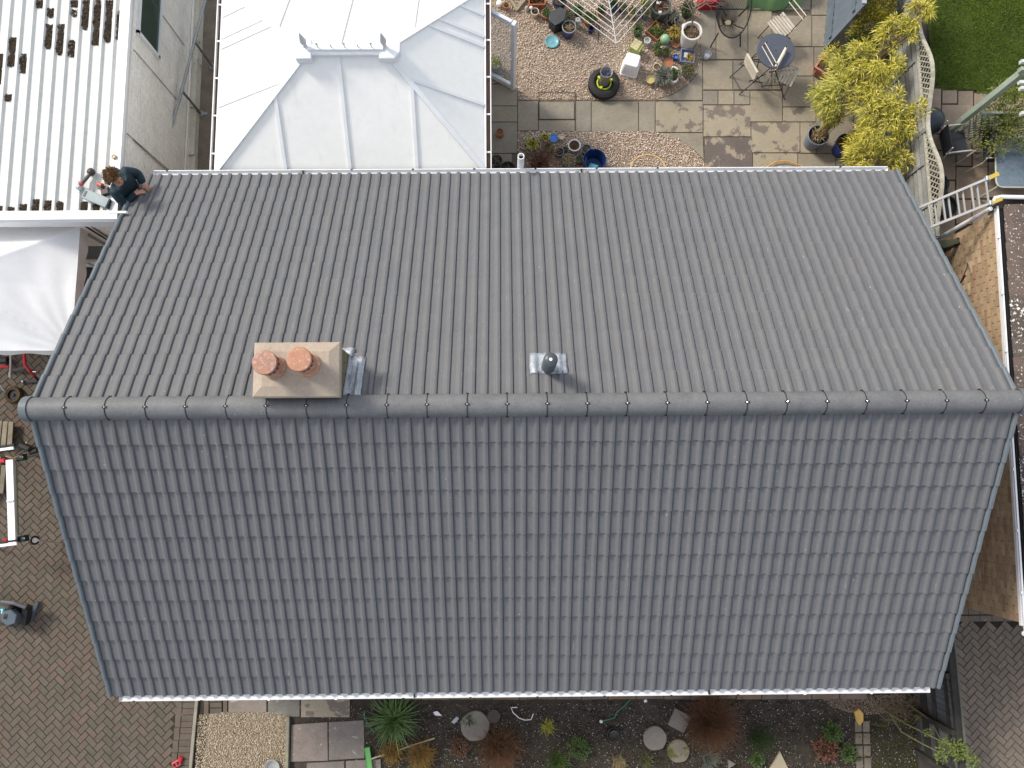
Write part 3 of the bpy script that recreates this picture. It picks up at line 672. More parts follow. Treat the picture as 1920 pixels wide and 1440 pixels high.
# ------------------------------------------------------------------ white building on the left
WZ = 2.62
wb_ = empty('white_building', (-7.5, 5, 0), 'white painted building with a ribbed metal roof scattered with dark moss at the upper left', 'building')
pA, pB = at(246, 0, WZ), at(222, 394, WZ); WX = (pA.x+pB.x)/2; WY0 = at(120, 405, WZ).y
sheet_m = M('white_roof_sheet', [(.60, .605, .58)], rough=.5, noise=(1.2, .08), bump=(20, .08), stain=(2.4, .57, (.47, .47, .37), .25))
MB().box((WX-2.955, (WY0+12)/2, 1.25), (5.742, 12-WY0-.06, 2.5)).build('wall_core', brick_w, wb_)
MB().prism([(WX-6, WY0), (WX, WY0), (WX, 12), (WX-6, 12)], WZ-.1, WZ-.02).build('roof_sheet', sheet_m, wb_)
MB().box((WX-.07, (WY0+12)/2, WZ+.0), (.15, 12-WY0, .07)).build('roof_edge_trim', white_pl, wb_)
MB().box((WX-3, WY0+.0, WZ-.0), (6.02, .13, .085)).build('front_trim', white_pl, wb_)
MB().box((WX-3, WY0-.075, WZ-.12), (6.02, .02, .2)).build('fascia', white_pl, wb_)
rib_me = MB(); n = 1; w2 = .028
vs = []; 
for yy in (WY0+.07, 12):
    vs += [(-.045, yy, 0), (-.02, yy, .038), (.02, yy, .038), (.045, yy, 0)]
rib_me.add(vs, [(0, 4, 5, 1), (1, 5, 6, 2), (2, 6, 7, 3), (0, 1, 2, 3)])
rme = bpy.data.meshes.new('roof_rib'); rme.from_pydata([tuple(v) for v in rib_me.v], [], rib_me.f); rme.materials.append(sheet_m)
xr = WX-.24; ribx = []
while xr > WX-3.2:
    o = bpy.data.objects.new('roof_rib', rme); link(o, wb_); o.matrix_parent_inverse = parent_inv(wb_); o.location = (xr, 0, WZ-.022); ribx.append(xr); xr -= .178
# moss lying in the pans
mp = []
for x, y0, y1, dn in ((6, 100, 156, 1), (32, 70, 124, 1), (53, 100, 136, .6), (80, 45, 90, .8), (105, 45, 102, .7), (127, 75, 106, .5), (155, 0, 54, 1), (178, 0, 84, 1), (200, 0, 78, 1), (222, 20, 72, 1),
                      (66, 0, 13, 1), (86, 15, 32, .6), (134, 0, 12, 1), (22, 177, 188, .9), (136, 18, 30, .3), (-20, 60, 160, 1),
                      (4, 386, 394, 1), (24, 388, 394, .5), (49, 383, 394, .8), (75, 374, 394, 1), (99, 376, 394, 1), (122, 378, 394, 1), (148, 378, 394, 1), (172, 382, 394, 1), (207, 372, 388, .3)):
    a, b = at(x, y0, WZ), at(x, y1, WZ); 
    xc = min([q-.089 for q in ribx]+[WX-.15], key=lambda q: abs(q-(a.x+b.x)/2))
    n = int(620*dn*max(.12, a.y-b.y)/.4); t = RNG.uniform(0, 1, n); wv = .064*(.8+.3*np.sin(t*9+x)+.2*np.sin(t*23+x))
    mp.append(np.c_[xc+RNG.uniform(-1, 1, n)*wv, b.y+(a.y-b.y)*t, WZ-.015+RNG.uniform(0, .012, n)])
blobs('moss', np.vstack(mp), .006, .018, moss_m, wb_)
# side wall: painted brick courses, plinth, window, crack lines
brick_face(wb_, (WX-.1, WY0+.1, 0), (WX-.1, 12, 0), .0, 2.5, brick_w, 0, (1, 0, 0), depth=.02)
brick_face(wb_, (WX-6, WY0+.02, 0), (WX-.1, WY0+.02, 0), .0, 2.45, brick_w, 0, (0, -1, 0), depth=.02)
def on_wall(px, py, xw=None):
    xw = (WX-.08) if xw is None else xw
    d = CW + CR*(px-960)/FPX + CU*(720-py)/FPX; t = (xw-CC[0])/d[0]; p = CC+d*t; return Vector(p)
w0, w1 = on_wall(254, 55), on_wall(272, 72)
zt, zb = 2.25, 1.55; y0 = w0.y
wf_ = MB()
for zz in (zt, zb): wf_.box((WX-.06, y0+.6, zz), (.05, 1.3, .05))
for yy in (y0-.02, y0+1.22): wf_.box((WX-.06, yy, (zt+zb)/2), (.05, .05, .75))
wn = wf_.build('window', white_pl, wb_); MB().box((WX-.07, y0+.6, (zt+zb)/2), (.02, 1.2, .68)).build('window_pane', M('dark_green_pane', [(.02, .05, .035)], rough=.12, noise=None, bump=None, spec=.6), wn)
lm = M('wall_line', [(.14, .13, .11)], noise=None, bump=None)
for (a, b) in (((251, 93), (332, 187)), ((284, 0), (346, 85)), ((238, 250), (324, 326)), ((250, 262), (318, 325))):
    MB().bar(on_wall(*a, WX-.062), on_wall(*b, WX-.062), .008, .008).build('wall_cable', lm, wb_)
yy = on_wall(345, 40, WX-.06).y
MB().box((WX-.05, (WY0+12)/2, .35), (.03, 12-WY0-.1, .02)).build('wall_ledge', brick_w, wb_)
pm_ = M('plinth', [(.6, .57, .48)], noise=(3, .2), bump=(30, .4), stain=(5, .6, (.25, .22, .15), .1))
for k, (ya, yb, hh) in enumerate(((3.0, 4.2, .1), (4.2, 5.1, .14), (5.1, 6.0, .18), (6.0, 7.3, .22), (7.3, 9, .26), (9, 12, .3))):
    MB().box((WX-.03, (ya+yb)/2, hh/2), (.07+.03*(5-k)*.4, yb-ya-.004, hh)).build('plinth', pm_, wb_)
MB().tube([on_wall(205, 398, WX-.04), on_wall(238, 398, WX+.3)], .02, 8).build('overflow_pipe', white_pl, wb_)
# cables and grey panel by the front wall
MB().tube([at(150, 418, 2.3), at(175, 434, 2.0), at(208, 454, 1.5)], .012, 6).build('wall_cable', black, wb_)
MB().tube([at(160, 417, 2.3), at(184, 433, 2.0), at(214, 452, 1.5)], .008, 6).build('wall_cable', black, wb_)
pc = empty('porch_panel', at(180, 470, 0), 'grey flat panel in a white frame beside the white gazebo', 'panel')
q = [at(156, 442, 1.2), at(203, 456, 1.2), at(192, 489, 1.2), at(156, 489, 1.2)]
MB().prism(q, 1.17, 1.2).build('panel', M('grey_panel', [(.24, .26, .27)], noise=(3, .1), bump=None, rough=.5), pc)
for a, b in ((0, 1), (1, 2), (2, 3), (3, 0)): MB().bar(q[a], q[b], .035, .05).build('frame_bar', white_pl, pc)
for i in range(4): MB().bar(q[i]-Vector((0, 0, .04)), Vector((q[i].x, q[i].y, 0)), .04).build('leg', white_pl, pc)

# handrail in the alley
hr = empty('handrail', at(379, 210, 0), 'galvanised tube handrail with three posts along the painted wall', 'handrail')
hp = [at(364.5, 77, .86), at(341, 170, .86), at(313, 267, .86)]; d = (hp[0]-hp[2]).normalized()
MB().tube([hp[2]-d*.06, hp[2], hp[1], hp[0], hp[0]+d*2.2], .024, 10).build('rail', steel, hr)
for p in hp:
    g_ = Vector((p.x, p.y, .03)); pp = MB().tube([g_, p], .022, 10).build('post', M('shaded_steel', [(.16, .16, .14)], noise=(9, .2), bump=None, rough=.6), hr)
    MB().lathe([(.06, -.01), (.06, .012), (.03, .016), (.03, .05)], g_, 14).box(g_+Vector((.07, 0, .0)), (.1, .05, .014)).build('base_plate', steel, hr)
    MB().tube([p-d*.05, p+d*.05], .032, 10).build('clamp', steel, hr)

# ------------------------------------------------------------------ conservatory
cons = empty('conservatory', (-2.6, 6.8, 0), 'white hipped conservatory roof with glazing bars and a ridge cresting, behind the bungalow', 'conservatory')
ez, rz_ = 2.25, 3.25
xl, xrr = at(413, 160, ez).x, at(907, 160, ez).x; yf = HR+.14; 
rl, rr2 = at(578, 98, rz_), at(720, 94, rz_); ry = (rl.y+rr2.y)/2; yb = 2*ry-yf+.3
poly_m = M('polycarbonate', [(.88, .88, .84)], rough=.4, noise=(.9, .04), bump=None, spec=.4, stain=(3.5, .60, (.74, .74, .66), .3), streak=((9, 1.2, 1.2), .62, (.76, .76, .70), .2))
A_, B_, C_, D_ = Vector((xl, yf, ez)), Vector((xrr, yf, ez)), Vector((xrr, yb, ez)), Vector((xl, yb, ez))
E_, F_ = Vector((rl.x, ry, rz_)), Vector((rr2.x, ry, rz_))
for f in ((A_, B_, F_, E_), (B_, C_, F_), (C_, D_, E_, F_), (D_, A_, E_)):
    nrm = (f[1]-f[0]).cross(f[2]-f[0]).normalized(); vs = list(f)+[v-nrm*.03 for v in f]; n = len(f)
    mesh_obj('roof_panel', vs, [tuple(range(n)), tuple(range(2*n-1, n-1, -1))]+[(i, n+i, n+(i+1) % n, (i+1) % n) for i in range(n)], poly_m, cons).matrix_parent_inverse = parent_inv(cons)
def cbar(a, b, w=.05): MB().bar(a+Vector((0, 0, .008)), b+Vector((0, 0, .008)), w, .035).build('glazing_bar', white_pl, cons)
def lerp(a, b, t): return a+(b-a)*t
for a, b in ((A_, E_), (B_, F_), (C_, F_), (D_, E_)): cbar(a, b, .07)
# front and back panes: three bars each; sides: bars perpendicular to the eaves
for (ea, eb, ra, rb) in ((A_, B_, E_, F_), (D_, C_, E_, F_)):
    for t in (.26, .5, .75):
        p = lerp(ea, eb, t)
        if ra.x <= p.x <= rb.x: q = Vector((p.x, ry, rz_))
        else:
            h0, h1 = (ea, ra) if p.x < ra.x else (eb, rb); s = (p.x-h0.x)/(h1.x-h0.x); q = lerp(h0, h1, s)
        cbar(p, q)
for (ea, eb, rp) in ((B_, C_, F_), (A_, D_, E_)):
    for yy in (at(908, 197, ez).y, at(908, 88, ez).y, at(908, -15, ez).y-.4, 2*ry-at(908, 190, ez).y+.6):
        p = Vector((ea.x, yy, ez)); s = (yy-yf)/(ry-yf) if yy < ry else (yb-yy)/(yb-ry)
        h0 = (ea if yy < ry else eb); q = lerp(h0, rp, min(s, 1)); cbar(p, q)
rb_ = MB().box(((E_.x+F_.x)/2, ry, rz_+.03), (F_.x-E_.x, .16, .06), bevel=.015).box(((E_.x+F_.x)/2, ry, rz_+.08), (F_.x-E_.x, .07, .05)).build('ridge_capping', white_pl, cons)
for p, sx in ((E_, -1), (F_, 1)):
    MB().prism([(p.x-sx*.06, ry-.15), (p.x+sx*.16, ry-.15), (p.x+sx*.24, ry-.05), (p.x+sx*.24, ry+.1), (p.x+sx*.12, ry+.18), (p.x-sx*.06, ry+.15)], rz_-.05, rz_+.07, .01).build('ridge_end', white_pl, cons)
    setsmooth(MB().lathe([(.035, 0), (.02, .03), (.035, .06), (.05, .12), (.035, .2), (.008, .3), (.002, .32)], (p.x+sx*.02, ry+.02, rz_+.1), 12).build('finial', M('finial_plastic', [(.55, .56, .56)], noise=None, bump=None, rough=.5), cons))
for k in range(5):
    x = E_.x+.16+(F_.x-E_.x-.32)*k/4; h = .12 if k % 2 == 0 else .07
    mb = MB().bar((x, ry, rz_+.1), (x, ry, rz_+.1+h), .014)
    if k % 2 == 0: mb.bar((x-.03, ry, rz_+.1+h*.7), (x+.03, ry, rz_+.1+h*.7), .012)
    mb.build('cresting', MATS['finial_plastic'], cons)
MB().box(((xl+xrr)/2, (yf+yb)/2, 1.1), (xrr-xl-.2, yb-yf-.1, 2.2)).build('wall', M('conservatory_wall', [(.82, .81, .78)], noise=(4, .1)), cons)
bm_ = M('brown_fascia', [(.13, .08, .06)], noise=(6, .2), bump=None)
for x, s in ((xl-.02, -1), (xrr+.02, 1)):
    MB().box((x+s*.0, (yf+yb)/2, ez-.03), (.03, yb-yf, .07)).build('eaves_beam', white_pl, cons)
    MB().box((x+s*.045, (yf+yb)/2, ez-.09), (.07, yb-yf, .02)).build('gutter_bed', bm_, cons)
    MB().box((x+s*.088, (yf+yb)/2, ez-.045), (.014, yb-yf, .06)).build('gutter_lip', white_pl, cons)
    for yy in np.arange(yf+.3, yb, .62): MB().box((x+s*.05, yy, ez-.03), (.08, .022, .018)).build('gutter_strap', white_pl, cons)
# open door
dr0 = at(917, 143, 0); 
do = empty('glazed_door', (xrr-.03, 6.72, 0), 'open white framed glass door standing out over the gravel from the conservatory', 'door')
a, b = Vector((xrr-.0, 6.70, .06)), Vector((-.03, 6.40, .06)); dd = (b-a); ln = dd.length; dd.normalize(); H_ = 2.03
grey_pl = M('door_frame', [(.62, .66, .70)], rough=.35, noise=(6, .05), bump=None)
for p in (a+dd*.045, b-dd*.045): MB().bar(p, p+Vector((0, 0, H_)), .09, .06, up=dd).build('stile', grey_pl, do)
for z, h in ((.06, .12), (H_-.04, .1)): MB().bar(a+dd*.09+Vector((0, 0, z)), b-dd*.09+Vector((0, 0, z)), .055, h).build('rail', grey_pl, do)
nv = Vector((-dd.y, dd.x, 0)); q = [a+dd*.09+Vector((0, 0, .12)), b-dd*.09+Vector((0, 0, .12)), b-dd*.09+Vector((0, 0, H_-.09)), a+dd*.09+Vector((0, 0, H_-.09))]
mesh_obj('pane', [v+nv*.006 for v in q]+[v-nv*.006 for v in q], [(0, 1, 2, 3), (7, 6, 5, 4), (0, 4, 5, 1), (1, 5, 6, 2), (2, 6, 7, 3), (3, 7, 4, 0)], glass_m, do).matrix_parent_inverse = parent_inv(do)
hh = b-dd*.05+Vector((0, 0, 1.05)); MB().tube([hh, hh-nv*.06, hh-nv*.06-dd*.13], .011, 8).build('handle', white_pl, do)

# ------------------------------------------------------------------ plant pots
def pcol(name, c, rough=.5, **k): return M(name, [c], rough=rough, noise=(8, .12), bump=None, **k)
POTM = {'white': pcol('pot_white', (.68, .67, .62)), 'cream': pcol('pot_cream', (.58, .5, .38)), 'terra': terra, 'black': pcol('pot_black', (.03, .03, .032)), 'dgrey': pcol('pot_dark_green_grey', (.07, .09, .09)),
        'blue': pcol('pot_cobalt', (.03, .05, .2), .25), 'navy': pcol('pot_navy', (.02, .03, .09), .3), 'gblue': pcol('pot_grey_blue', (.16, .2, .25)), 'purple': pcol('pot_lilac_rim', (.22, .24, .36)), 'yellow': pcol('pot_yellow', (.55, .45, .2)),
        'lblue': pcol('pot_pale_blue', (.16, .38, .44), .3), 'mblue': pcol('pot_mid_blue', (.06, .2, .6), .3), 'green': pcol('pot_green', (.25, .42, .26), .35), 'grey': pcol('pot_grey', (.3, .31, .3)), 'brown': pcol('pot_brown', (.14, .08, .05))}
compost = M('compost', [(.05, .032, .02), (.08, .055, .035), (.035, .024, .017)], noise=(30, .4), bump=(60, .6))
LEAF = {'green': M('leaf_green', [(.06, .11, .025), (.085, .14, .035), (.045, .08, .02), (.12, .15, .05)], noise=(20, .2), bump=None, rough=.5),
        'yellow': M('leaf_yellow', [(.47, .41, .04), (.60, .51, .07), (.34, .33, .03), (.15, .16, .02), (.70, .60, .16)], noise=(6, .2), bump=None, rough=.5),
        'lime': M('leaf_lime', [(.38, .38, .05), (.50, .46, .08), (.18, .20, .03), (.60, .54, .14)], noise=(8, .2), bump=None, rough=.5),
        'olive': M('leaf_olive', [(.09, .10, .035), (.13, .13, .05), (.17, .15, .07)], noise=(20, .2), bump=None),
        'grey': M('leaf_grey', [(.13, .15, .12), (.19, .20, .16), (.09, .11, .08)], noise=(20, .2), bump=None),
        'red': M('leaf_red', [(.14, .05, .035), (.20, .09, .055), (.11, .05, .035), (.24, .16, .09)], noise=(20, .2), bump=None),
        'orange': M('leaf_orange', [(.45, .25, .04), (.35, .28, .06), (.25, .22, .04)], noise=(20, .2), bump=None),
        'brown': M('leaf_brown', [(.12, .06, .032), (.17, .085, .04), (.085, .045, .028), (.22, .12, .06)], noise=(20, .2), bump=None),
        'dry': M('leaf_dry', [(.36, .29, .16), (.28, .2, .1), (.42, .36, .22)], noise=(20, .2), bump=None),
        'conifer': M('leaf_conifer', [(.26, .22, .02), (.16, .17, .015), (.34, .27, .03), (.09, .11, .012)], noise=(7, .3), bump=None),
        'dark': M('leaf_dark', [(.03, .055, .018), (.05, .08, .02), (.02, .04, .012)], noise=(20, .2), bump=None)}
def plant(kind, col, c, r, parent, h=.2, n=None):
    """kind: tuft (blades from a point), bush (leaves in a ball), twig (stems)"""
    c = Vector(c)
    if kind == 'bush':
        n = n or int(260*(r/.1)**1.6); P, D = ball((c.x, c.y, c.z+h*.5), r, n, (1, 1, max(.5, h/r*.5))); D = D+RNG.normal(size=D.shape)*.5; D[:, 2] += .3
        leaves('foliage', P, D, .045+r*.12, .016+r*.04, LEAF[col], parent)
    elif kind == 'tuft':
        n = n or int(120*(r/.1)); a = RNG.uniform(0, 6.283, n); t = RNG.uniform(.15, 1.2, n)
        D = np.c_[np.cos(a)*t, np.sin(a)*t, np.full(n, 1.0)]; P = np.array(c)+RNG.normal(size=(n, 3))*[r*.25, r*.25, .01]
        leaves('foliage', P, D, max(h, r), .014+r*.02, LEAF[col], parent, .35)
    else:
        mb = MB()
        for k in range(n or 14):
            a = random.uniform(0, 6.28); e = random.uniform(.3, 1.1); p = c.copy(); pts = [p.copy()]; d = Vector((math.cos(a)*e, math.sin(a)*e, 1)).normalized()
            for s in range(4): d = (d+Vector([random.uniform(-.3, .3) for _ in range(3)])).normalized(); p = p+d*(h*.28+r*.2)*random.uniform(.7, 1.2); p.z = max(p.z, .03); pts.append(p.copy())
            mb.tube(pts, .006 if (n or 0) > 100 else .0045, 4, r2=.003)
        mb.build('twig', bark if col != 'brown' else M('red_twig', [(.26, .16, .11), (.18, .10, .07), (.32, .22, .15)], noise=(20, .3), bump=None), parent)
def pot(px, py, rpx, h, mat, label, pl_=None, rim=None, cat='plant pot', taper=.75, n=22, sx=1, sy=1, soil=True, inner=None, group=None, name='plant_pot', z0=.03, rimw=.012):
    p = at(px, py, z0+h); r = rpx*mpp(z0+h)*.97; t = empty(name, (p.x, p.y, z0), label, cat, group); mt = POTM[mat]
    w_ = max(rimw, r*.09); prof = [(r*taper*.96, 0), (r*taper, .004), (r*.95, h*.82), (r*1.0, h*.84), (r*1.0, h*.985), (r-w_*.5, h), (r-w_, h*.985), (r-w_*1.1, h*.80)]
    b = setsmooth(MB().lathe(prof, (p.x, p.y, z0), n, sx, sy, cap=False).build('body', mt, t)); 
    if rim:
        MB().lathe([(r*1.01, h*.93), (r*1.01, h+.004), (r-w_, h+.006), (r-w_*1.1, h*.9)], (p.x, p.y, z0), n, sx, sy, cap=False).build('rim', POTM[rim], t)
    if soil: MB().lathe([((r-w_)*1.0, h*.80), ((r-w_)*.5, h*.84), (.002, h*.83)], (p.x, p.y, z0), n, sx, sy, cap=False).build('soil' if not inner else 'inside', compost if not inner else POTM[inner], t)
    if pl_:
        for q in (pl_ if isinstance(pl_, list) else [pl_]):
            kind, col, sc_ = q[:3]; plant(kind, col, (p.x, p.y, z0+h*.82), r*sc_, t, h=q[3] if len(q) > 3 else r*sc_*.9, n=q[4] if len(q) > 4 else None)
    return t, p, r
pot(949, 9, 7, .12, 'terra', 'small terracotta pot of dry soil near the white stone ball at the top', ('tuft', 'olive', .8))
pot(1003, 21, 8.5, .13, 'cream', 'cream rimmed pot with a little snail ornament on its rim', ('twig', 'brown', .6, .04, 5))
pot(1025, 24, 11, .13, 'terra', 'terracotta pot with a bright green sprig left of the black bin', ('bush', 'green', .7, .08))
pot(1066, 28, 10, .12, 'dgrey', 'grey pot of pale green seedlings between the black bin and the orange pot', ('tuft', 'olive', 1))
pot(1067, 50, 14.5, .26, 'blue', 'cobalt glazed pot with pale grey rim and dry flower heads beside the black bin', ('tuft', 'dry', .8, .08, 90), rim='grey')
pot(1107, 33, 14.5, .16, 'terra', 'wide terracotta bowl of green leaves under the left airer lines', ('bush', 'green', .75, .08))
pot(1109, 52, 6.5, .14, 'navy', 'little navy glazed pot below the wide terracotta bowl', None, soil=False, inner='navy')
pot(1240, 10, 21.5, .30, 'dgrey', 'large round dark grey planter holding a white heart stone', ('tuft', 'brown', .7, .05, 40), rimw=.03)
pot(1243, 46, 8.5, .14, 'black', 'small black pot of bare soil below the large round planter', ('twig', 'brown', .3, .03, 4))
pot(1196, 58, 8.5, .13, 'black', 'black pot with a variegated green leafy plant right of the airer lines', ('bush', 'green', 1.15, .16))
pot(1187, 20, 10.5, .15, 'yellow', 'ochre rimmed pot behind the right hand airer lines', ('bush', 'olive', .6, .06))
pot(1198, 23, 7, .2, 'grey', 'tall pale grey pot beside the ochre rimmed pot', None, soil=True)
pot(1211, 22, 8.5, .16, 'gblue', 'blue grey pot with tall stems left of the large round planter', ('bush', 'olive', 1.1, .25))
pot(1214, 75, 7, .13, 'white', 'small white cylinder pot above the green nest box', None, inner='grey')
pot(1267, 82, 8.5, .06, 'terra', 'shallow brown terracotta bowl left of the big white tub', None, inner='brown')
pot(1220, 149, 8.7, .1, 'yellow', 'empty yellow bowl at the front of the pot collection', None, inner='yellow')
pot(1232, 125, 8.3, .12, 'cream', 'cream pot holding a dark ring inside', ('tuft', 'dark', .25, .02, 12), inner='brown')
pot(1254, 118, 9.5, .08, 'terra', 'red terracotta saucer stacked with a smaller saucer', None, inner='terra')
t_, p_, r_ = pot(1264, 139, 10.5, .2, 'white', 'oval white planter full of green leaves', ('bush', 'green', .9, .1), sy=1.75, rimw=.02)
pot(1243, 146, 11, .2, 'gblue', 'blue grey urn with a bushy grey green shrub left of the oval planter', ('bush', 'grey', 1.5, .25))
pot(1290, 131, 13.5, .13, 'purple', 'lilac rimmed bowl of straggly yellowing plants at the patio edge', [('bush', 'olive', .9, .1), ('tuft', 'dry', .8, .1)], rimw=.012)
pot(1268, 106, 5.5, .09, 'blue', 'tiny cobalt blue pot left of the square blue tray', None, inner='mblue')
pot(1234, 92, 9, .12, 'terra', 'terracotta pot with glossy green leaves in the middle of the collection', ('bush', 'green', 1.1, .14))
pot(1250, 97, 8, .1, 'brown', 'brown pot with thin reddish leaves right of the glossy green plant', ('bush', 'olive', .9, .08))
pot(1264, 62, 10, .12, 'brown', 'brown pot with orange and yellow leaves above the shallow bowl', ('bush', 'orange', 1.1, .1))
pot(1263, 33, 12, .14, 'black', 'black pot of grey lavender stems below the large planter', ('tuft', 'grey', 1.3, .2))
pot(1289, 20, 12, .14, 'black', 'black pot of dark leafy stems at the top behind the bare tree', ('bush', 'dark', 1.1, .2))
pot(1210, -5, 10, .14, 'dgrey', 'dark pot with yellow green shrub at the top edge', ('bush', 'lime', 1.3, .25))
pot(1150, 8, 10, .16, 'blue', 'blue pot below the hub of the airer', ('bush', 'dark', .8, .1))
pot(1128, 20, 9, .12, 'terra', 'terracotta pot of dark leaves beneath the left airer lines', ('bush', 'dark', .9, .12))
pot(1085, 18, 9, .14, 'dgrey', 'dark pot of mid green leaves above the grey bottle', ('bush', 'green', 1.0, .12))
pot(1050, -4, 17, .22, 'navy', 'wide navy tub at the top edge above the orange lid', ('tuft', 'dark', .6))
pot(1168, 12, 9, .15, 'navy', 'navy pot close under the right airer arm', ('bush', 'olive', .7, .1))
pot(937, 247, 8, .12, 'terra', 'small brown terracotta pot alone on the slab beside the conservatory', None, inner='brown', taper=1.05)
pot(998, 272, 17.5, .2, 'purple', 'large round pot with a lilac blue rim and fresh green shoots', ('bush', 'lime', .7, .1), rimw=.015)
pot(1038, 259, 9, .05, 'mblue', 'bright blue dish beside the lilac rimmed pot', None, inner='mblue')
pot(1077, 272, 13, .18, 'white', 'round pot with a thick white rim and bare soil', ('tuft', 'brown', .5, .03, 30), rimw=.02)
pot(1100, 279, 10.5, .15, 'gblue', 'blue grey pot of brown stems behind the blue tub', ('tuft', 'olive', .7, .05))
pot(1049, 284, 9.5, .13, 'gblue', 'grey rimmed pot with red brown stems left of the white rimmed pot', ('tuft', 'red', .6, .04))
pot(1030, 277, 10, .12, 'brown', 'brown pot of moss below the blue dish', ('bush', 'olive', .8, .04))
pot(1060, 279, 5.5, .1, 'dgrey', 'tiny grey pot wedged between two round pots', ('tuft', 'olive', .7, .04))
pot(1066, 300, 14, .2, 'gblue', 'blue grey pot overflowing with tan dry grass', ('tuft', 'dry', 1.1, .12, 260))
pot(1087, 297, 8.5, .15, 'gblue', 'small blue grey pot with a little yellow green plant beside the blue tub', ('bush', 'olive', .7, .04))
pot(931, 300, 12, .16, 'dgrey', 'round dark pot with grey stems against the conservatory corner', ('twig', 'grey', .8, .1, 14))
pot(952, 316, 16, .22, 'black', 'big black tub half hidden by the back gutter', ('twig', 'grey', .6, .1, 10), rimw=.02)
pot(1012, 308, 19, .2, 'brown', 'brown tub with a sprawling tangle of bare red brown stems', ('twig', 'brown', 2.3, .16, 130))
pot(1053, 256, 6, .1, 'cream', 'tan clay pot between the blue dish and the white rimmed pot', None, inner='cream')
pot(1022, 258, 7, .1, 'brown', 'small pot of yellow leaves left of the bright blue dish', ('bush', 'lime', 1, .06))
pot(929, 116, 14.5, .25, 'gblue', 'blue grey pot of yellow green pansies seen through the open door', ('bush', 'lime', .75, .06), rimw=.015)
pot(1535, 253, 22, .34, 'gblue', 'grey barrel pot with straw coloured bamboo stubble', [('tuft', 'dry', .8, .2, 150)], rimw=.018)
pot(1588, 268, 21, .34, 'blue', 'cobalt blue pot with a dark red leaved plant under the bamboo', [('bush', 'red', .8, .08)])
pot(1602, 256, 8, .36, 'gblue', 'small grey blue pot tucked under the bamboo', ('tuft', 'dry', .7, .1))
# tub with bare tree
t_, p_, r_ = pot(1298, 57, 21.5, .42, 'white', 'big white tub with a small bare leafless tree', None, rimw=.03, taper=.72)
for a, b in ((.5, .3),): MB().lathe([(.03, .3), (.045, .33), (.045, .37), (.03, .4)], (p_.x-r_*.7, p_.y+r_*.65, .03), 10).build('handle', POTM['white'], t_)
tr_ = MB(); base_ = Vector((p_.x, p_.y, .38)); top_ = at(1299, 14, 1.0); tr_.tube([base_, lerp(base_, top_, .5)+Vector((.01, 0, 0)), top_], .019, 8, r2=.013)
def branch(p, d, L, r, dep, mb):
    pts = [p]; q = p
    for k in range(4): d = (d+Vector([random.uniform(-.25, .25) for _ in range(3)])).normalized(); q = q+d*L/4; pts.append(q)
    mb.tube(pts, r, 5, r2=r*.5)
    if dep:
        for k in (2, 3, 4): branch(pts[k], (d+Vector([random.uniform(-.8, .8) for _ in range(3)])).normalized(), L*.6, r*.5, dep-1, mb)
for d in ((-1, .25, .5), (1, -.1, .6), (-.3, 1, .9), (.5, .6, 1), (-.6, .9, .3), (.9, .5, .2)): branch(lerp(base_, top_, random.uniform(.75, 1)), Vector(d).normalized(), .42, .011, 2, tr_)
tr_.build('bare_tree', bark, t_)
for k in range(20):
    a = random.uniform(0, 6.28); q = random.uniform(0, r_*.8)
P = np.c_[p_.x+RNG.normal(size=60)*.06, p_.y+RNG.normal(size=60)*.06, np.full(60, .385)]; blobs('soil_chips', P, .006, .014, M('bark_chips', [(.25, .15, .08), (.4, .28, .18)], noise=None, bump=None), t_)

# other small garden things --------------------------------------------------
def simple(name, mb, mat, label, cat, smooth=False, group=None):
    o = mb.build(name, mat, None, smooth); return tag(o, label, cat, group)
q = at(1247, 74, .12); setsmooth(simple('ceramic_ball', MB().lathe([(.02, 0), (.06, .02), (.085, .06), (.095, .1), (.085, .15), (.055, .185), (.02, .2), (.004, .202)], (q.x, q.y, .02), 20), POTM['green'], 'pale green glazed ball ornament among the pots', 'ornament'))
q = at(936, 8, .06); setsmooth(simple('stone_ball', MB().lathe([(.01, 0), (.05, .02), (.062, .06), (.05, .1), (.015, .12)], (q.x, q.y, .02), 14), white_old, 'rounded white stone ball at the top left of the gravel', 'ornament'))
q = at(988, 18, .05); setsmooth(simple('garden_stone', MB().lathe([(.02, 0), (.045, .03), (.04, .09), (.012, .12)], (q.x, q.y, .02), 9), M('pale_stone', [(.42, .38, .32)], noise=(9, .3)), 'upright pale stone left of the snail pot', 'stone'))
q = at(1049, 11, .05); setsmooth(simple('garden_stone', MB().lathe([(.02, 0), (.05, .02), (.04, .05), (.01, .06)], (q.x, q.y, .02), 9, sx=1.3), MATS['pale_stone'], 'flat pale stone left of the orange lid', 'stone'))
q = at(1062, 15, .1); setsmooth(simple('clay_lid', MB().lathe([(.05, 0), (.052, .07), (.046, .085), (.004, .09)], (q.x, q.y, .02), 18), M('pale_orange', [(.6, .3, .17)], noise=(9, .1), bump=None), 'round pale orange lid above the black bin', 'pot'))
q = at(1035, 78, .05); setsmooth(simple('glazed_saucer', MB().lathe([(.08, 0), (.125, .035), (.13, .04), (.118, .042), (.09, .02), (.03, .018), (.028, .022), (.002, .022)], (q.x, q.y, .02), 28), POTM['lblue'], 'turquoise glazed saucer lying on the gravel', 'saucer'))
q = at(1084, 36, .25); gb_ = simple('garden_bottle', MB().lathe([(.045, 0), (.05, .02), (.05, .2), (.046, .22), (.03, .225), (.012, .2)], (q.x, q.y, .02), 18), M('frosted', [(.4, .42, .39)], rough=.3, noise=(9, .2), bump=None), 'grey white cylinder beside the cobalt pot', 'jar'); setsmooth(gb_)
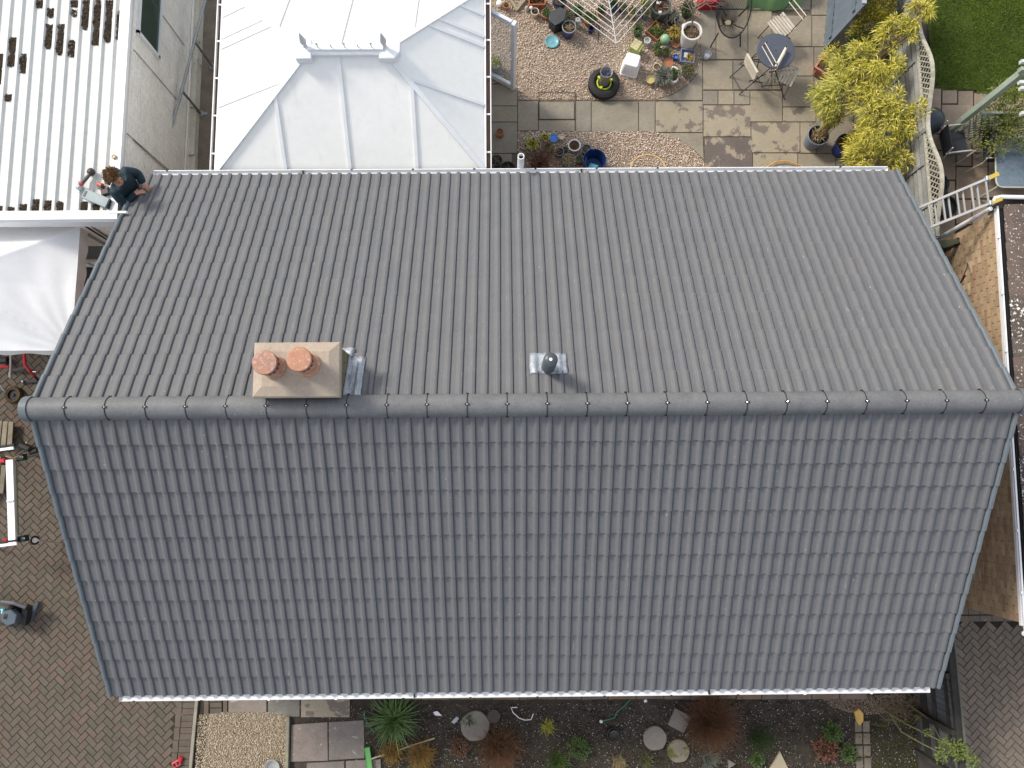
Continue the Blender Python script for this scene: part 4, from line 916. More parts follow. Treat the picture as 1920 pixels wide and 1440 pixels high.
# black angular bin
bb = empty('compost_caddy', at(1040, 50, .02), 'black angular lidded caddy standing on the gravel', 'bin')
c0 = at(1042, 52, .02); 
def wedge(z0, z1, s0, s1, off=(0, 0)):
    pt = [(-.16, -.02), (-.04, -.16), (.15, -.08), (.19, .10), (.06, .17), (-.12, .12)]
    vs = [(c0.x+a*s0, c0.y+b*s0, z0) for a, b in pt]+[(c0.x+a*s1+off[0], c0.y+b*s1+off[1], z1+(b+a)*.25) for a, b in pt]; n = 6
    return MB().add(vs, [tuple(range(n))[::-1], tuple(range(n, 2*n))]+[(i, (i+1) % n, n+(i+1) % n, n+i) for i in range(n)])
wedge(.02, .30, .8, .92).build('body', black, bb); wedge(.31, .36, .97, .9).build('lid', pcol('caddy_lid', (.05, .055, .06), .4), bb)
# white upturned tub
wt = at(1186, 112, .34); r0 = wt
bt = empty('storage_tub', (wt.x, wt.y, .02), 'upturned square white plastic tub on the gravel', 'tub', rz=0)
def rsq(s, z, rz, c, k=5, rad=.3):
    out = []
    for cx, cy, a0 in ((1, 1, 0), (-1, 1, 90), (-1, -1, 180), (1, -1, 270)):
        for i in range(k): a = R_(a0+90*i/(k-1)); x, y = cx*s*(1-rad)+s*rad*math.cos(a), cy*s*(1-rad)+s*rad*math.sin(a); out.append(Vector((c.x+x*math.cos(rz)-y*math.sin(rz), c.y+x*math.sin(rz)+y*math.cos(rz), z)))
    return out
def loft(rings, cap=True):
    mb = MB(); n = len(rings[0]); vs = [v for r in rings for v in r]; fs = [(k*n+i, k*n+(i+1) % n, (k+1)*n+(i+1) % n, (k+1)*n+i) for k in range(len(rings)-1) for i in range(n)]
    if cap: fs += [tuple(range(n))[::-1], tuple(range((len(rings)-1)*n, len(rings)*n))]
    return mb.add(vs, fs)
cz_ = Vector((wt.x, wt.y, 0)); setsmooth(loft([rsq(.165, .02, -.3, cz_), rsq(.165, .05, -.3, cz_), rsq(.155, .055, -.3, cz_), rsq(.135, .32, -.3, cz_), rsq(.12, .345, -.3, cz_)]).build('body', white_pl, bt))
MB().tube([cz_+Vector((.1, -.02, .2)), cz_+Vector((.19, .0, .12)), cz_+Vector((.14, .1, .2))], .004, 5).build('handle', white_old, bt)
# green nest box
nbx = at(1195, 86, .22); hbx = empty('nest_box', (nbx.x, nbx.y, .02), 'small lime green wooden nest box lying on the gravel by the white tub', 'nest box')
limep = M('lime_paint', [(.36, .42, .14)], noise=(12, .15)); rot = R_(-32)
MB().box((nbx.x, nbx.y, .12), (.19, .17, .2), rz=rot, bevel=.004).build('body', limep, hbx)
for k in range(4):
    o_ = Matrix.Rotation(rot, 3, 'Z') @ Vector((-.03, -.075+.05*k, 0)); MB().box((nbx.x+o_.x, nbx.y+o_.y, .235), (.15, .045, .018), rz=rot).build('slat', M('pale_yellow_slat', [(.5, .45, .25)], noise=(14, .3)), hbx)
# tyre planter with vase
tc = at(1132, 158, .1); ty = empty('tyre_planter', (tc.x, tc.y, .02), 'black car tyre lying on the gravel with a yellow ring inside', 'tyre')
setsmooth(MB().lathe([(.16, .02), (.24, .0), (.28, .03), (.29, .08), (.285, .14), (.25, .17), (.2, .175), (.165, .15), (.16, .1)], (tc.x, tc.y, .02), 36, cap=False).build('tyre', pcol('rubber', (.022, .022, .022), .7), ty))
grv = MB()
for k in range(40):
    a = k*2*math.pi/40; grv.box((tc.x+math.cos(a)*.287, tc.y+math.sin(a)*.287, .11), (.012, .03, .1), rz=a)
grv.build('tread', MATS['rubber'], ty)
setsmooth(MB().lathe([(.13, .1), (.14, .13), (.125, .145), (.11, .13)], (tc.x, tc.y, .02), 28, cap=False).build('ring', pcol('yellow_plastic', (.55, .6, .05), .4), ty))
MB().lathe([(.16, .1), (.14, .11), (.01, .1)], (tc.x, tc.y, .02), 24, cap=False).build('inner_disc', black, ty)
for a in (.3, 2.4, 4.2): MB().box((tc.x+math.cos(a)*.13, tc.y+math.sin(a)*.13, .18), (.05, .04, .04), rz=a).build('bracket', MATS['yellow_plastic'], ty)
va = empty('glass_vase', (tc.x, tc.y+.01, .13), 'tall smoky clear vase of shells standing inside the tyre', 'vase'); ctr = (tc.x, tc.y+.01, .14)
vz = M('smoky_plastic', [(.42, .44, .46)], rough=.25, noise=None, bump=None, trans=.35)
setsmooth(MB().lathe([(.085, 0), (.09, .01), (.105, .36), (.115, .375), (.112, .38), (.1, .37), (.083, .02), (.005, .015)], ctr, 26, cap=False).build('body', vz, va))
P = np.c_[ctr[0]+RNG.normal(size=26)*.035, ctr[1]+RNG.normal(size=26)*.035, RNG.uniform(.36, .4, 26)]; blobs('shell', P, .012, .026, M('shell_mix', [(.7, .7, .72), (.1, .2, .5), (.4, .2, .2), (.6, .6, .65)], noise=None, bump=None), va)
MB().lathe([(.095, .2), (.002, .21)], ctr, 18, cap=False).build('filling', POTM['grey'], va)
# candle jar
q = at(1325, 106, .06); cj = empty('candle_jar', (q.x, q.y, .033), 'white candle in a clear round jar on the patio slab', 'candle jar')
setsmooth(MB().lathe([(.06, 0), (.07, .03), (.068, .13), (.064, .13), (.063, .03), (.05, .012)], (q.x, q.y, .034), 22, cap=False).build('jar', M('clear_jar', [(.7, .7, .75)], rough=.1, noise=None, bump=None, alpha=.4), cj))
MB().lathe([(.055, .01), (.055, .05), (.004, .052)], (q.x, q.y, .034), 20).build('candle', pcol('wax', (.85, .84, .84)), cj)
# blue square tray, orange frame tray
def tray(name, px, s, h, rz, mat, label, cat, th=.015, sy=1):
    q = at(*px, h); t = empty(name, (q.x, q.y, .02), label, cat)
    for dx, dy, wx, wy in ((-s, 0, th, 2*s*sy+th), (s, 0, th, 2*s*sy+th), (0, -s*sy, 2*s+th*.9, th), (0, s*sy, 2*s+th*.9, th)):
        o_ = Matrix.Rotation(rz, 3, 'Z') @ Vector((dx, dy, 0)); MB().box((q.x+o_.x, q.y+o_.y, .02+h/2), (wx, wy, h-(.003 if dy else 0)), rz=rz).build('side', mat, t)
    MB().box((q.x, q.y, .03), (2*s-.02, 2*s*sy-.02, .02), rz=rz).build('bottom', mat, t); return t, q
t_, q = tray('square_tray', (1289, 105), .125, .1, -.12, POTM['purple'], 'square tray with a lilac blue rim holding small pots', 'tray'); plant('bush', 'orange', (q.x+.05, q.y-.02, .05), .06, t_, .08)
MB().box((q.x-.03, q.y+.02, .1), (.07, .1, .01), rz=-.2).build('label_card', pcol('grey_card', (.5, .5, .48)), t_)
t_, q = tray('window_box', (1231, 58), .14, .1, R_(-42), terra, 'orange terracotta square trough of mixed green plants', 'trough'); 
for dx, c in ((-.07, 'green'), (.02, 'lime'), (.08, 'green'), (0, 'olive')): plant('bush', c, (q.x+dx, q.y+random.uniform(-.08, .08), .05), .07, t_, .1)
t_, q = tray('long_trough', (1007, 2), .15, .14, 0, terra, 'brick red rectangular trough at the top edge', 'trough', sy=.5); plant('bush', 'brown', (q.x, q.y, .05), .1, t_, .06)
# wooden V frame
vf = empty('corner_frame', at(971, 20, .03), 'weathered timber corner frame pointing down at the top of the gravel', 'frame')
a = at(970, 20, .06); MB().bar(a, at(925, -50, .06), .05).build('bar', M('lichen_wood', [(.28, .24, .16)], noise=(14, .35), bump=(40, .5)), vf); MB().bar(a+Vector((.0, .03, .002)), at(1025, -50, .062), .05).build('bar', MATS['lichen_wood'], vf)
# snail ornament, white heart etc.
q = at(996, 15, .16); simple('snail_ornament', MB().lathe([(.01, 0), (.03, .015), (.035, .035), (.02, .055), (.004, .06)], (q.x, q.y, .14), 12), white_old, 'white snail ornament on the rim of the cream pot', 'ornament', True)
q = at(1238, 22, .3); simple('heart_stone', MB().prism([(q.x, q.y-.04), (q.x+.035, q.y), (q.x+.03, q.y+.025), (q.x+.01, q.y+.03), (q.x, q.y+.018), (q.x-.012, q.y+.03), (q.x-.03, q.y+.022), (q.x-.035, q.y-.002)], .275, .3, .006), pcol('heart_white', (.75, .68, .6)), 'white heart shaped stone on the soil of the large planter', 'ornament')
q = at(1236, 4, .33); simple('plant_label', MB().box((q.x, q.y, .31), (.09, .06, .02), rz=-.2, bevel=.004), pcol('card_white', (.7, .72, .75)), 'white card tucked into the large round planter', 'label')
q = at(1243, 90, .14); simple('white_shell', MB().lathe([(.01, 0), (.05, .01), (.045, .03), (.01, .045)], (q.x, q.y, .15), 10, sx=1.1, sy=.6), POTM['white'], 'white shell beside the glossy green plant', 'shell', True)

# rotary airer ----------------------------------------------------------------
ra = empty('rotary_airer', at(1140, 20, 0), 'open rotary clothes airer with white lines forming a downward point', 'clothes airer')
tip = at(1155, 85, 1.45); hub = at(1128, -85, 1.1); hub = Vector((hub.x, hub.y, 1.05)); arm = tip-hub; arm.z = 0
tips = [hub+(Matrix.Rotation(R_(90*k), 3, 'Z') @ arm)+Vector((0, 0, .45)) for k in range(4)]
for t in tips: MB().tube([hub, t], .011, 8).build('arm', alu, ra)
lm_ = M('washing_line', [(.72, .71, .66)], noise=None, bump=None)
for k in range(4):
    for i in range(8):
        s = 1-.075*i; a, b = lerp(hub, tips[k], s), lerp(hub, tips[(k+1) % 4], s); mid = (a+b)/2-Vector((0, 0, .03))
        MB().tube([a, mid, b], .0055, 4).build('line', lm_, ra)
MB().tube([(hub.x, hub.y, 0), hub], .025, 10).build('pole', alu, ra)
for k in range(4): MB().tube([lerp(hub, tips[k], .45), hub-Vector((0, 0, .35))], .008, 6).build('strut', alu, ra)
q = at(1121, 80, .03); simple('garden_cane', MB().tube([(q.x, q.y, .03), at(1124, 45, .35)], .008, 6), black, 'thin dark stake standing in the gravel under the airer', 'stake')

# woven garden chair -------------------------------------------------------------
wc = empty('woven_chair', at(1366, 60, .03), 'black round string chair with a beige centre disc', 'chair')
c = at(1376, 28, .62); n = 40; hoop = []
front = at(1372, 71, .42); hx_ = 35*mpp(.6); 
for k in range(n):
    a = 2*math.pi*k/n; v = math.sin(a); u = math.cos(a)*(1-.0*v)
    yy = front.y+.47*(1+v); zz = .42+.24*(1+v)**1.1
    hoop.append(Vector((c.x+hx_*u, yy, zz)))
MB().tube(hoop, .013, 7, closed=True).build('hoop', black, wc)
disc = at(1365, 43, .24); ring = [disc+Vector((.075*math.cos(2*math.pi*k/n), .06*math.sin(2*math.pi*k/n), .0)) for k in range(n)]
MB().lathe([(.052, 0), (.052, .012), (.045, .016), (.002, .018)], disc+Vector((0, 0, .01)), 20).build('centre_disc', pcol('beige_disc', (.38, .33, .2)), wc)
MB().tube(ring, .01, 6, closed=True).build('inner_ring', black, wc)
cd = MB()
for k in range(n*2):
    i = k//2; a = hoop[i] if k % 2 == 0 else (hoop[i]+hoop[(i+1) % n])/2; b = ring[i]; mid = lerp(a, b, .5)-Vector((0, 0, .07)); cd.tube([a, mid, b], .0042, 4)
o = cd.build('cord', black, wc)
for a, b in (((1332, 88), (1347, 62)), ((1388, 87), (1388, 60)), ((1350, 10), (1362, 30)), ((1415, 0), (1385, 30))):
    MB().tube([at(*a, .03), at(*b, .4) if b[1] > 50 else at(*b, .25)], .012, 8).build('leg', black, wc)
for sx in (-1, 1): MB().tube([disc+Vector((sx*.05, 0, 0)), disc+Vector((sx*.16, -.08, .02)), hoop[int(n*(.62 if sx < 0 else .88))]], .01, 6).build('brace', black, wc)
# red crate and green tarpaulin at the top
q = at(1330, 0, .2); rc = empty('red_crate', (q.x, q.y, .03), 'red plastic crate at the top edge of the patio', 'crate')
redp = pcol('red_plastic', (.42, .015, .03), .4); MB().box((q.x, q.y+.07, .15), (.36, .32, .24), bevel=.02).build('body', redp, rc); MB().box((q.x, q.y+.07, .28), (.38, .34, .03), bevel=.01).build('lid', redp, rc)
tp_ = [at(1405, 17, .1), at(1418, 22, .03), at(1440, 20, .05), at(1470, 18, .03), at(1500, 12, .05), at(1510, -20, .3), at(1500, -90, .5), at(1370, -90, .5), at(1372, -20, .4)]
tx = MB(); nx, ny = 26, 16; vs = []
a0, b0, c0_, d0 = at(1398, 20, .04), at(1500, 16, .04), at(1495, -120, .3), at(1372, -120, .3)
for j in range(ny+1):
    for i in range(nx+1):
        u, v = i/nx, j/ny; p = lerp(lerp(a0, b0, u), lerp(d0, c0_, u), v); fold = .03*math.sin(u*13+v*5)+.02*math.sin(u*31-v*9)
        vs.append((p.x, p.y+.03*math.sin(u*9)*(1-v), .05+.5*min(1, v*3)**.7+fold*(.3+v)))
simple('green_tarpaulin', MB().add(vs, [(j*(nx+1)+i, j*(nx+1)+i+1, (j+1)*(nx+1)+i+1, (j+1)*(nx+1)+i) for j in range(ny) for i in range(nx)]), M('green_tarp', [(.16, .30, .13)], rough=.45, noise=(6, .15), bump=(12, .4)), 'creased green tarpaulin covering a bulky item at the top of the patio', 'tarpaulin', True)

# bistro set ------------------------------------------------------------------
bmetal = pcol('bistro_metal', (.025, .024, .026), .5)
bt = empty('bistro_table', at(1455, 130, .03), 'round dark slate blue bistro table with folding legs', 'table')
tc_ = at(1455, 96, .71); rt = 38.5*mpp(.71)
setsmooth(MB().lathe([(rt-.004, 0), (rt, .004), (rt, .022), (rt-.006, .028), (.02, .028), (.018, .02), (.001, .02)], (tc_.x, tc_.y, .69), 48).build('tabletop', M('slate_top', [(.075, .085, .11)], rough=.45, noise=(5, .15), bump=None, speck=(18, .71, (.3, .32, .36), .04)), bt))
for s in (-1, 1):
    for t in (-1, 1): MB().tube([(tc_.x+s*.2, tc_.y+t*.22, .03), (tc_.x+s*.2, tc_.y-t*.22, .69)], .009, 6).build('leg', bmetal, bt)
MB().tube([(tc_.x-.2, tc_.y, .36), (tc_.x+.2, tc_.y, .36)], .008, 6).build('stretcher', bmetal, bt)
def bistro(gx, gy, F, label, slat=wood_pale, fold=False):
    g_ = at(gx, gy, .03); t = empty('folding_chair', g_, label, 'chair', 'slatted folding bistro chairs round the table'); F = Vector((F[0], F[1], 0)).normalized(); S = Vector((-F.y, F.x, 0)); Z = Vector((0, 0, 1))
    def W(s, f, z): return g_+S*s+F*f+Z*(z-.03)
    for s in (-.19, .19):
        MB().tube([W(s, .24, .03), W(s, -.02, .40), W(s, -.2, .66), W(s, -.24, .86)], .009, 6).build('leg', bmetal, t)
        MB().tube([W(s*.86, -.26, .03), W(s*.86, .0, .3), W(s*.86, .16, .45)], .009, 6).build('leg', bmetal, t)
        MB().tube([W(s, -.18, .445), W(s, .19, .445)], .007, 6).build('seat_rail', bmetal, t)
    for f, z in ((.2, .09), (-.2, .1)): MB().tube([W(-.18, f, z), W(.18, f, z)], .006, 5).build('stretcher', bmetal, t)
    ang = math.atan2(S.y, S.x)
    for k in range(7): MB().box(W(0, -.16+k*.056, .458) if not fold else W(0, .06+k*.008, .42+k*.05), (.40, .042, .014), rz=ang, bevel=.003).build('seat_slat', slat, t)
    for k, z in enumerate((.70, .80)):
        mm = Matrix.Rotation(ang, 3, 'Z') @ Matrix.Rotation(R_(62), 3, 'X'); MB().box(W(0, -.215-.02*k, z), (.42, .055, .014), M3=Matrix.Rotation(ang, 3, 'Z') @ Matrix.Rotation(R_(58 if S.cross(F).z > 0 else -58), 3, 'X')).build('back_slat', M('bleached_slat', [(.62, .56, .48)], noise=(14, .15), bump=None), t)
    return t
bistro(1451, 73, (-.80, -.55), 'folding chair with mossy slatted seat above the table, beside the green tarpaulin')
bistro(1398, 152, (-.9, -.42), 'folding chair at the lower left of the round table, back over its edge', fold=True)
bistro(1458, 160, (.87, -.49), 'folding chair at the lower right of the round table, nearest the terracotta trough')
# dark board gate / screen
gt = empty('timber_screen', at(1565, 60, .03), 'blue grey boarded timber gate leaning at the top of the patio', 'gate')
gm = M('blue_grey_paint', [(.12, .15, .18), (.14, .17, .20), (.105, .13, .16)], noise=(8, .15), bump=(30, .3))
ga, gb2 = at(1545, 86, .03), at(1556, -30, .03); gz = 1.15; up = at(1600, 42, gz); hgt = Vector((.12, -.02, 1.35)); dv = (gb2-ga); 
for k in range(9):
    p = ga+dv*(k/8); MB().bar(p, p+hgt, dv.length/8-.006, .02, up=Vector((1, 0, 0))).build('board', gm, gt)
for t in (.2, .8): MB().bar(ga+hgt*t+Vector((-.03, 0, 0)), gb2+hgt*t+Vector((-.03, 0, 0)), .02, .08).build('batten', gm, gt)
MB().bar(ga+hgt+Vector((0, -.04, .01)), gb2+hgt+Vector((0, 0, .01)), .07, .03).build('capping', M('pale_cap', [(.35, .38, .4)], noise=(8, .1)), gt)
# terracotta trough with bamboo tuft
t_ = empty('terracotta_trough', at(1553, 140, .03), 'ribbed salmon terracotta trough with a yellow bamboo tuft', 'trough'); q = at(1556, 128, .26); rot = R_(-35)
cz_ = Vector((q.x, q.y, 0))
def rect_ring(wx, wy, z): return [Vector((q.x, q.y, z))+Matrix.Rotation(rot, 3, 'Z') @ Vector((a*wx, b*wy, 0)) for a, b in ((-1, -1), (1, -1), (1, 1), (-1, 1))]
tm_ = M('salmon_terracotta', [(.52, .24, .16)], noise=(8, .15)); loft([rect_ring(.2, .11, .03), rect_ring(.24, .14, .24), rect_ring(.25, .155, .245), rect_ring(.25, .155, .28), rect_ring(.22, .125, .28), rect_ring(.21, .115, .2)]).build('body', tm_, t_)
for k in range(9):
    o_ = Matrix.Rotation(rot, 3, 'Z') @ Vector((-.18+k*.045, -.135, 0)); MB().bar((q.x+o_.x, q.y+o_.y, .06), (q.x+o_.x*1.05, q.y+o_.y*1.1-.0, .23), .018, .02).build('rib', tm_, t_)
loft([rect_ring(.21, .115, .2), rect_ring(.2, .11, .255)]).build('soil', compost, t_)
for dx, dy in ((-.08, .05), (.05, -.02), (.15, -.08)):
    P, D = ball((q.x+dx, q.y+dy+.03, .55), .2, 420, (1, 1, .9), .2); D = D*.8+RNG.normal(size=D.shape)*.6; leaves('foliage', P, D, .085, .013, LEAF['yellow'], t_, .35)
mb = MB()
for k in range(22): a = random.uniform(0, 6.28); mb.tube([(q.x+random.uniform(-.12, .12), q.y+random.uniform(-.06, .06), .24), (q.x+math.cos(a)*.2, q.y+math.sin(a)*.18, .65)], .004, 4)
mb.build('cane', LEAF['dry'], t_)
# bamboo clumps -----------------------------------------------------------------
def bamboo(px, py, z, r, n, col, label, base=None, sq=.8, extra=(), name='bamboo_clump'):
    c = at(px, py, z); t = empty(name, (c.x, c.y, .03), label, 'bamboo', 'yellow bamboo clumps by the fence'); mb = MB()
    bx, by = (at(*base, .3).x, at(*base, .3).y) if base else (c.x, c.y)
    for k in range(26):
        a = random.uniform(0, 6.28); rr_ = r*random.uniform(.2, .9); e = Vector((c.x+math.cos(a)*rr_, c.y+math.sin(a)*rr_, z+random.uniform(-.1, .4)*r))
        b = Vector((bx+random.uniform(-.08, .08), by+random.uniform(-.08, .08), .3)); mb.tube([b, lerp(b, e, .5)+Vector((0, 0, .25*z)), e], .006, 4, r2=.003)
    mb.build('cane', LEAF['dry'], t)
    Ps, Ds = [], []
    for k in range(int(10+r*22)):            # sprays of leaves
        a = random.uniform(0, 6.28); e = random.uniform(0, 1)**.6*r; cc = (c.x+math.cos(a)*e, c.y+math.sin(a)*e, z+random.uniform(-.5, .45)*r*sq)
        m_ = int(n*.8/(10+r*22)); P, D = ball(cc, r*.30, m_, (1, 1, .8), .1); out = np.array([math.cos(a), math.sin(a), .1]); Ps.append(P); Ds.append(D*.5+out*.6+RNG.normal(size=D.shape)*.6)
    leaves('foliage', np.vstack(Ps), np.vstack(Ds), .115, .015, LEAF[col], t, .3); return t
bamboo(1600, 175, 1.2, .62, 6500, 'lime', 'broad yellow green bamboo leaning over the patio above the barrel pot', (1536, 255))
bamboo(1640, 120, 1.5, .42, 3200, 'yellow', 'bright yellow bamboo crown in front of the wavy fence')
bamboo(1655, 215, 1.4, .55, 4600, 'yellow', 'golden bamboo spreading over the fence beside the dark round barbecue', (1590, 265))
bamboo(1645, 290, 1.1, .45, 3400, 'yellow', 'golden bamboo hanging down to the corner of the back gutter')
bamboo(1685, 60, 1.7, .28, 1300, 'yellow', 'arching yellow bamboo stems crossing the fence towards the lawn')
bamboo(1722, 22, 1.8, .24, 1000, 'yellow', 'yellow bamboo tips overhanging the lawn at the top')
bamboo(1560, 215, .9, .28, 900, 'lime', 'thin green bamboo shoots rising from the grey barrel pot', (1536, 255))
# conifer
cf = empty('conifer', at(1620, 60, 0), 'dense golden conifer between the boarded gate and the fence', 'conifer')
MB().tube([at(1610, 70, 0), at(1625, 50, .9)], .04, 8).build('trunk', bark, cf)
for (x, y, z, r) in ((1650, 5, 1.2, .28), (1632, 50, 1.0, .3), (1612, 90, .8, .28), (1655, -30, 1.3, .3), (1600, 118, .55, .22)):
    P, D = ball(at(x, y, z), r, 3000, (1, 1, 1.2), .45); leaves('foliage', P, D*.9+RNG.normal(size=D.shape)*.4+np.array([0, 0, .4]), .05, .014, LEAF['conifer'] if y < 85 else LEAF['dark'], cf, 0)

# ------------------------------------------------------------------ fence with wavy trellis top (back right)
FX = at(1748, 130, 1.85).x
fe = empty('garden_fence', (FX, 5.5, 0), 'weathered grey lap fence with a wavy trellis top between the two gardens', 'fence')
for pnl in range(4):
    y0 = 8.5-1.83*(pnl+1)+.015; y1 = 8.5-1.83*pnl-.015
    for k in range(11):
        z = .1+k*.125; mb = MB().box((FX-.02-.006*(k % 2), (y0+y1)/2+random.uniform(-.01, .01), z+.06), (.018, y1-y0-random.uniform(0, .02), .088), M3=Matrix.Rotation(R_(7), 3, 'Y') @ Matrix.Rotation(random.uniform(-.004, .004), 3, 'X'))
        mb.build('board', wood_grey, fe)
    MB().box((FX+.012, (y0+y1)/2, .8), (.008, y1-y0, 1.35)).build('gap_shade_sheet', wood_dark, fe)  # thin dark sheet added behind the boards, standing for shade in the gaps
    MB().box((FX, y1+.015, .78), (.07, .07, 1.56)).build('post', wood_grey, fe)
    for f in (.3, .7): MB().box((FX-.045, y0+(y1-y0)*f, .78), (.02, .04, 1.35)).build('batten', wood_grey, fe)
zc = lambda y: 1.73+.13*math.cos(2*math.pi*(y-5.76)/1.83)
tw = M('trellis_wood', [(.36, .34, .27), (.42, .40, .33), (.30, .29, .23)], noise=(14, .3), bump=(40, .3))
ys = np.arange(3.0, 8.4, .05)
mb = MB()
for a, b in zip(ys[:-1], ys[1:]): mb.bar((FX, a, zc(a)), (FX, b+.004, zc(b)), .06, .03)
mb.build('capping', tw, fe); MB().bar((FX, 3.0, 1.49), (FX, 8.4, 1.49), .035, .04).build('trellis_rail', tw, fe)
for s in (-1, 1):
    for y in np.arange(3.05, 8.4, .095):
        a = Vector((FX+.006*s, y, 1.5)); t = 0
        while t < .5 and a.z+t < zc(y+s*t*.7)-.01: t += .01
        b = a+Vector((0, s*t*.7, t)); MB().bar(a, b, .018, .008, up=(1, 0, 0)).build('lattice', tw, fe)
# ladder
la = empty('ladder', at(1790, 390, 2.0), 'aluminium extension ladder with yellow feet resting by the neighbour gutter', 'ladder')
A0, A1 = at(1856, 333, 2.5), at(1700, 399, 1.95); B0, B1 = at(1862, 379, 2.46), at(1706, 441, 1.93)
for off, sc_ in ((0, 1), (-.06, .97)):
    o_ = Vector((0, 0, off))
    for a, b in ((A0, A1), (B0, B1)): MB().bar(lerp(b, a, sc_)+o_, lerp(a, b, 1.9)+o_, .035, .04).build('stile', alu, la)
    for k in range(9):
        t = .05+.17*k+(.075 if off else 0); a, b = lerp(A0, A1, t)+o_, lerp(B0, B1, t)+o_; MB().tube([a, b], .017, 8).build('rung', alu, la)
yf_ = pcol('yellow_foot', (.45, .33, .06))
for a, b in ((A0, A1), (B0, B1)):
    d = (a-b).normalized(); MB().bar(a-d*.02, a+d*.12, .06, .06).build('foot', yf_, la)
    MB().box(a-d*.03, (.07, .07, .07), bevel=.01).build('bracket', steel, la)
# pergola
pg = empty('pergola', at(1762, 262, 0), 'pale green timber pergola post and rafters with lattice at the right edge', 'pergola')
pgm = M('pale_green_paint', [(.30, .36, .29)], noise=(7, .2), bump=(20, .2), stain=(6, .62, (.62, .64, .58), .1))
pb = at(1764, 258, 0); MB().box((pb.x, pb.y, 1.15), (.1, .1, 2.3)).build('post', pgm, pg)
MB().bar((pb.x-.1, pb.y, 2.34), (pb.x+3, pb.y+.1, 2.34), .06, .1).build('beam', pgm, pg)
for k, (px_, py_) in enumerate(((1913, 116), (1910, 155), (1912, 166), (1914, 213))):
    p = at(px_, py_, 2.42); MB().bar(p, p+Vector((2.5, .05, 0)), .05, .07).build('rafter', M('rafter_paint', [(.5, .53, .47)], noise=(8, .2)), pg)
la0, la1 = at(1775, 262, .1), at(1870, 258, .1)
for s in (-1, 1):
    for k in range(-6, 14):
        a = la0+Vector((k*.1, -.02*s, 0)); h_ = 1.0; b = a+Vector((s*.55, 0, h_)); x0_, x1_ = la0.x, la0.x+1.35
        ts = [t for t in np.linspace(0, 1, 41) if x0_ <= lerp(a, b, t).x <= x1_]
        if len(ts) > 2: MB().bar(lerp(a, b, ts[0]), lerp(a, b, ts[-1]), .025, .008, up=(0, 1, 0)).build('lattice', pgm, pg)
MB().bar(la0+Vector((0, 0, 1.02)), la0+Vector((1.4, 0, 1.02)), .04, .04).build('rail', pgm, pg)
iv = empty('climbing_plant', at(1880, 240, 0), 'loose green climber tangled over the pergola lattice by the glass table', 'climber')
Ps, Ds = [], []
for (x, y, z, r, n_) in ((1895, 200, 1.1, .34, 900), (1870, 235, .8, .3, 900), (1905, 235, 1.2, .3, 700), (1850, 215, .6, .25, 300), (1845, 262, .6, .2, 260), (1870, 275, .9, .18, 250), (1880, 175, 1.3, .25, 350), (1910, 270, 1.0, .15, 160)):
    P, D = ball(at(x, y, z), r, n_, (1, 1, .7), .2); Ps.append(P); Ds.append(D+RNG.normal(size=D.shape))
leaves('foliage', np.vstack(Ps), np.vstack(Ds), .045, .03, M('leaf_climber', [(.09, .13, .02), (.14, .17, .03), (.2, .2, .05), (.07, .09, .02)], noise=(20, .2), bump=None), iv, .1)
mb = MB()
for k in range(30): p = at(1880+random.uniform(-30, 30), 225+random.uniform(-35, 35), random.uniform(.5, 1.2)); mb.tube([p, p+Vector([random.uniform(-.25, .25) for _ in range(3)])], .005, 4)
mb.build('stem', bark, iv)
# glass table, chairs, barbecue, bins
gt_ = empty('glass_table', at(1910, 310, 0), 'rounded glass topped garden table with a pale metal rim', 'table')
gz_ = .72; P4 = [at(1866, 258, gz_), at(1868, 351, gz_), at(2040, 352, gz_), at(2040, 256, gz_)]
def rrect(P, r, n=6):
    out = []
    for i in range(4):
        p, a, b = P[i], P[i-1], P[(i+1) % 4]; u, v = (a-p).normalized(), (b-p).normalized()
        for k in range(n+1):
            t = k/n; q0, q1 = p+u*r, p+v*r; out.append(q0*(1-t)**2+p*2*t*(1-t)+q1*t*t)
    return out
rr4 = rrect(P4, .14); MB().prism(rr4, gz_-.01, gz_).build('tabletop', M('tinted_glass', [(.12, .16, .20)], rough=.08, noise=(1.5, .3), bump=None, spec=.8), gt_)
MB().tube([p+Vector((0, 0, -.003)) for p in rr4], .014, 6, closed=True).build('rim', pcol('pale_rim', (.5, .5, .42)), gt_)
for p in P4: q = lerp(p, (P4[0]+P4[2])/2, .12); MB().tube([(q.x, q.y, 0.02), (q.x, q.y, .7)], .02, 8).build('leg', pcol('pale_rim', (.5, .5, .42)), gt_)
arm_m = pcol('cream_tube', (.6, .57, .48))
def gchair(px, py, F, label):
    g_ = at(px, py, .02); t = empty('garden_chair', g_, label, 'chair', 'sling chairs on the neighbour patio'); F = Vector((F[0], F[1], 0)).normalized(); S = Vector((-F.y, F.x, 0)); 
    def W(s, f, z): return g_+S*s+F*f+Vector((0, 0, z))
    sl_ = pcol('sling_fabric', (.045, .05, .06), .8); vs = [W(-.22, .24, .43), W(.22, .24, .43), W(.22, 0, .40), W(-.22, 0, .40), W(.22, -.2, .41), W(-.22, -.2, .41), W(.2, -.3, .85), W(-.2, -.3, .85)]
    o = mesh_obj('sling', vs, [(0, 1, 2, 3), (3, 2, 4, 5), (5, 4, 6, 7)], sl_, t); o.matrix_parent_inverse = parent_inv(t); md = o.modifiers.new('t', 'SOLIDIFY'); md.thickness = .008
    for s in (-.25, .25):
        MB().tube([W(s, .22, .0), W(s, .25, .6), W(s, .15, .645), W(s, -.2, .64), W(s, -.28, .6)], .014, 8).build('armrest', arm_m, t)
        MB().tube([W(s, -.3, .0), W(s, -.22, .42), W(s, -.31, .86)], .012, 8).build('leg', arm_m, t)
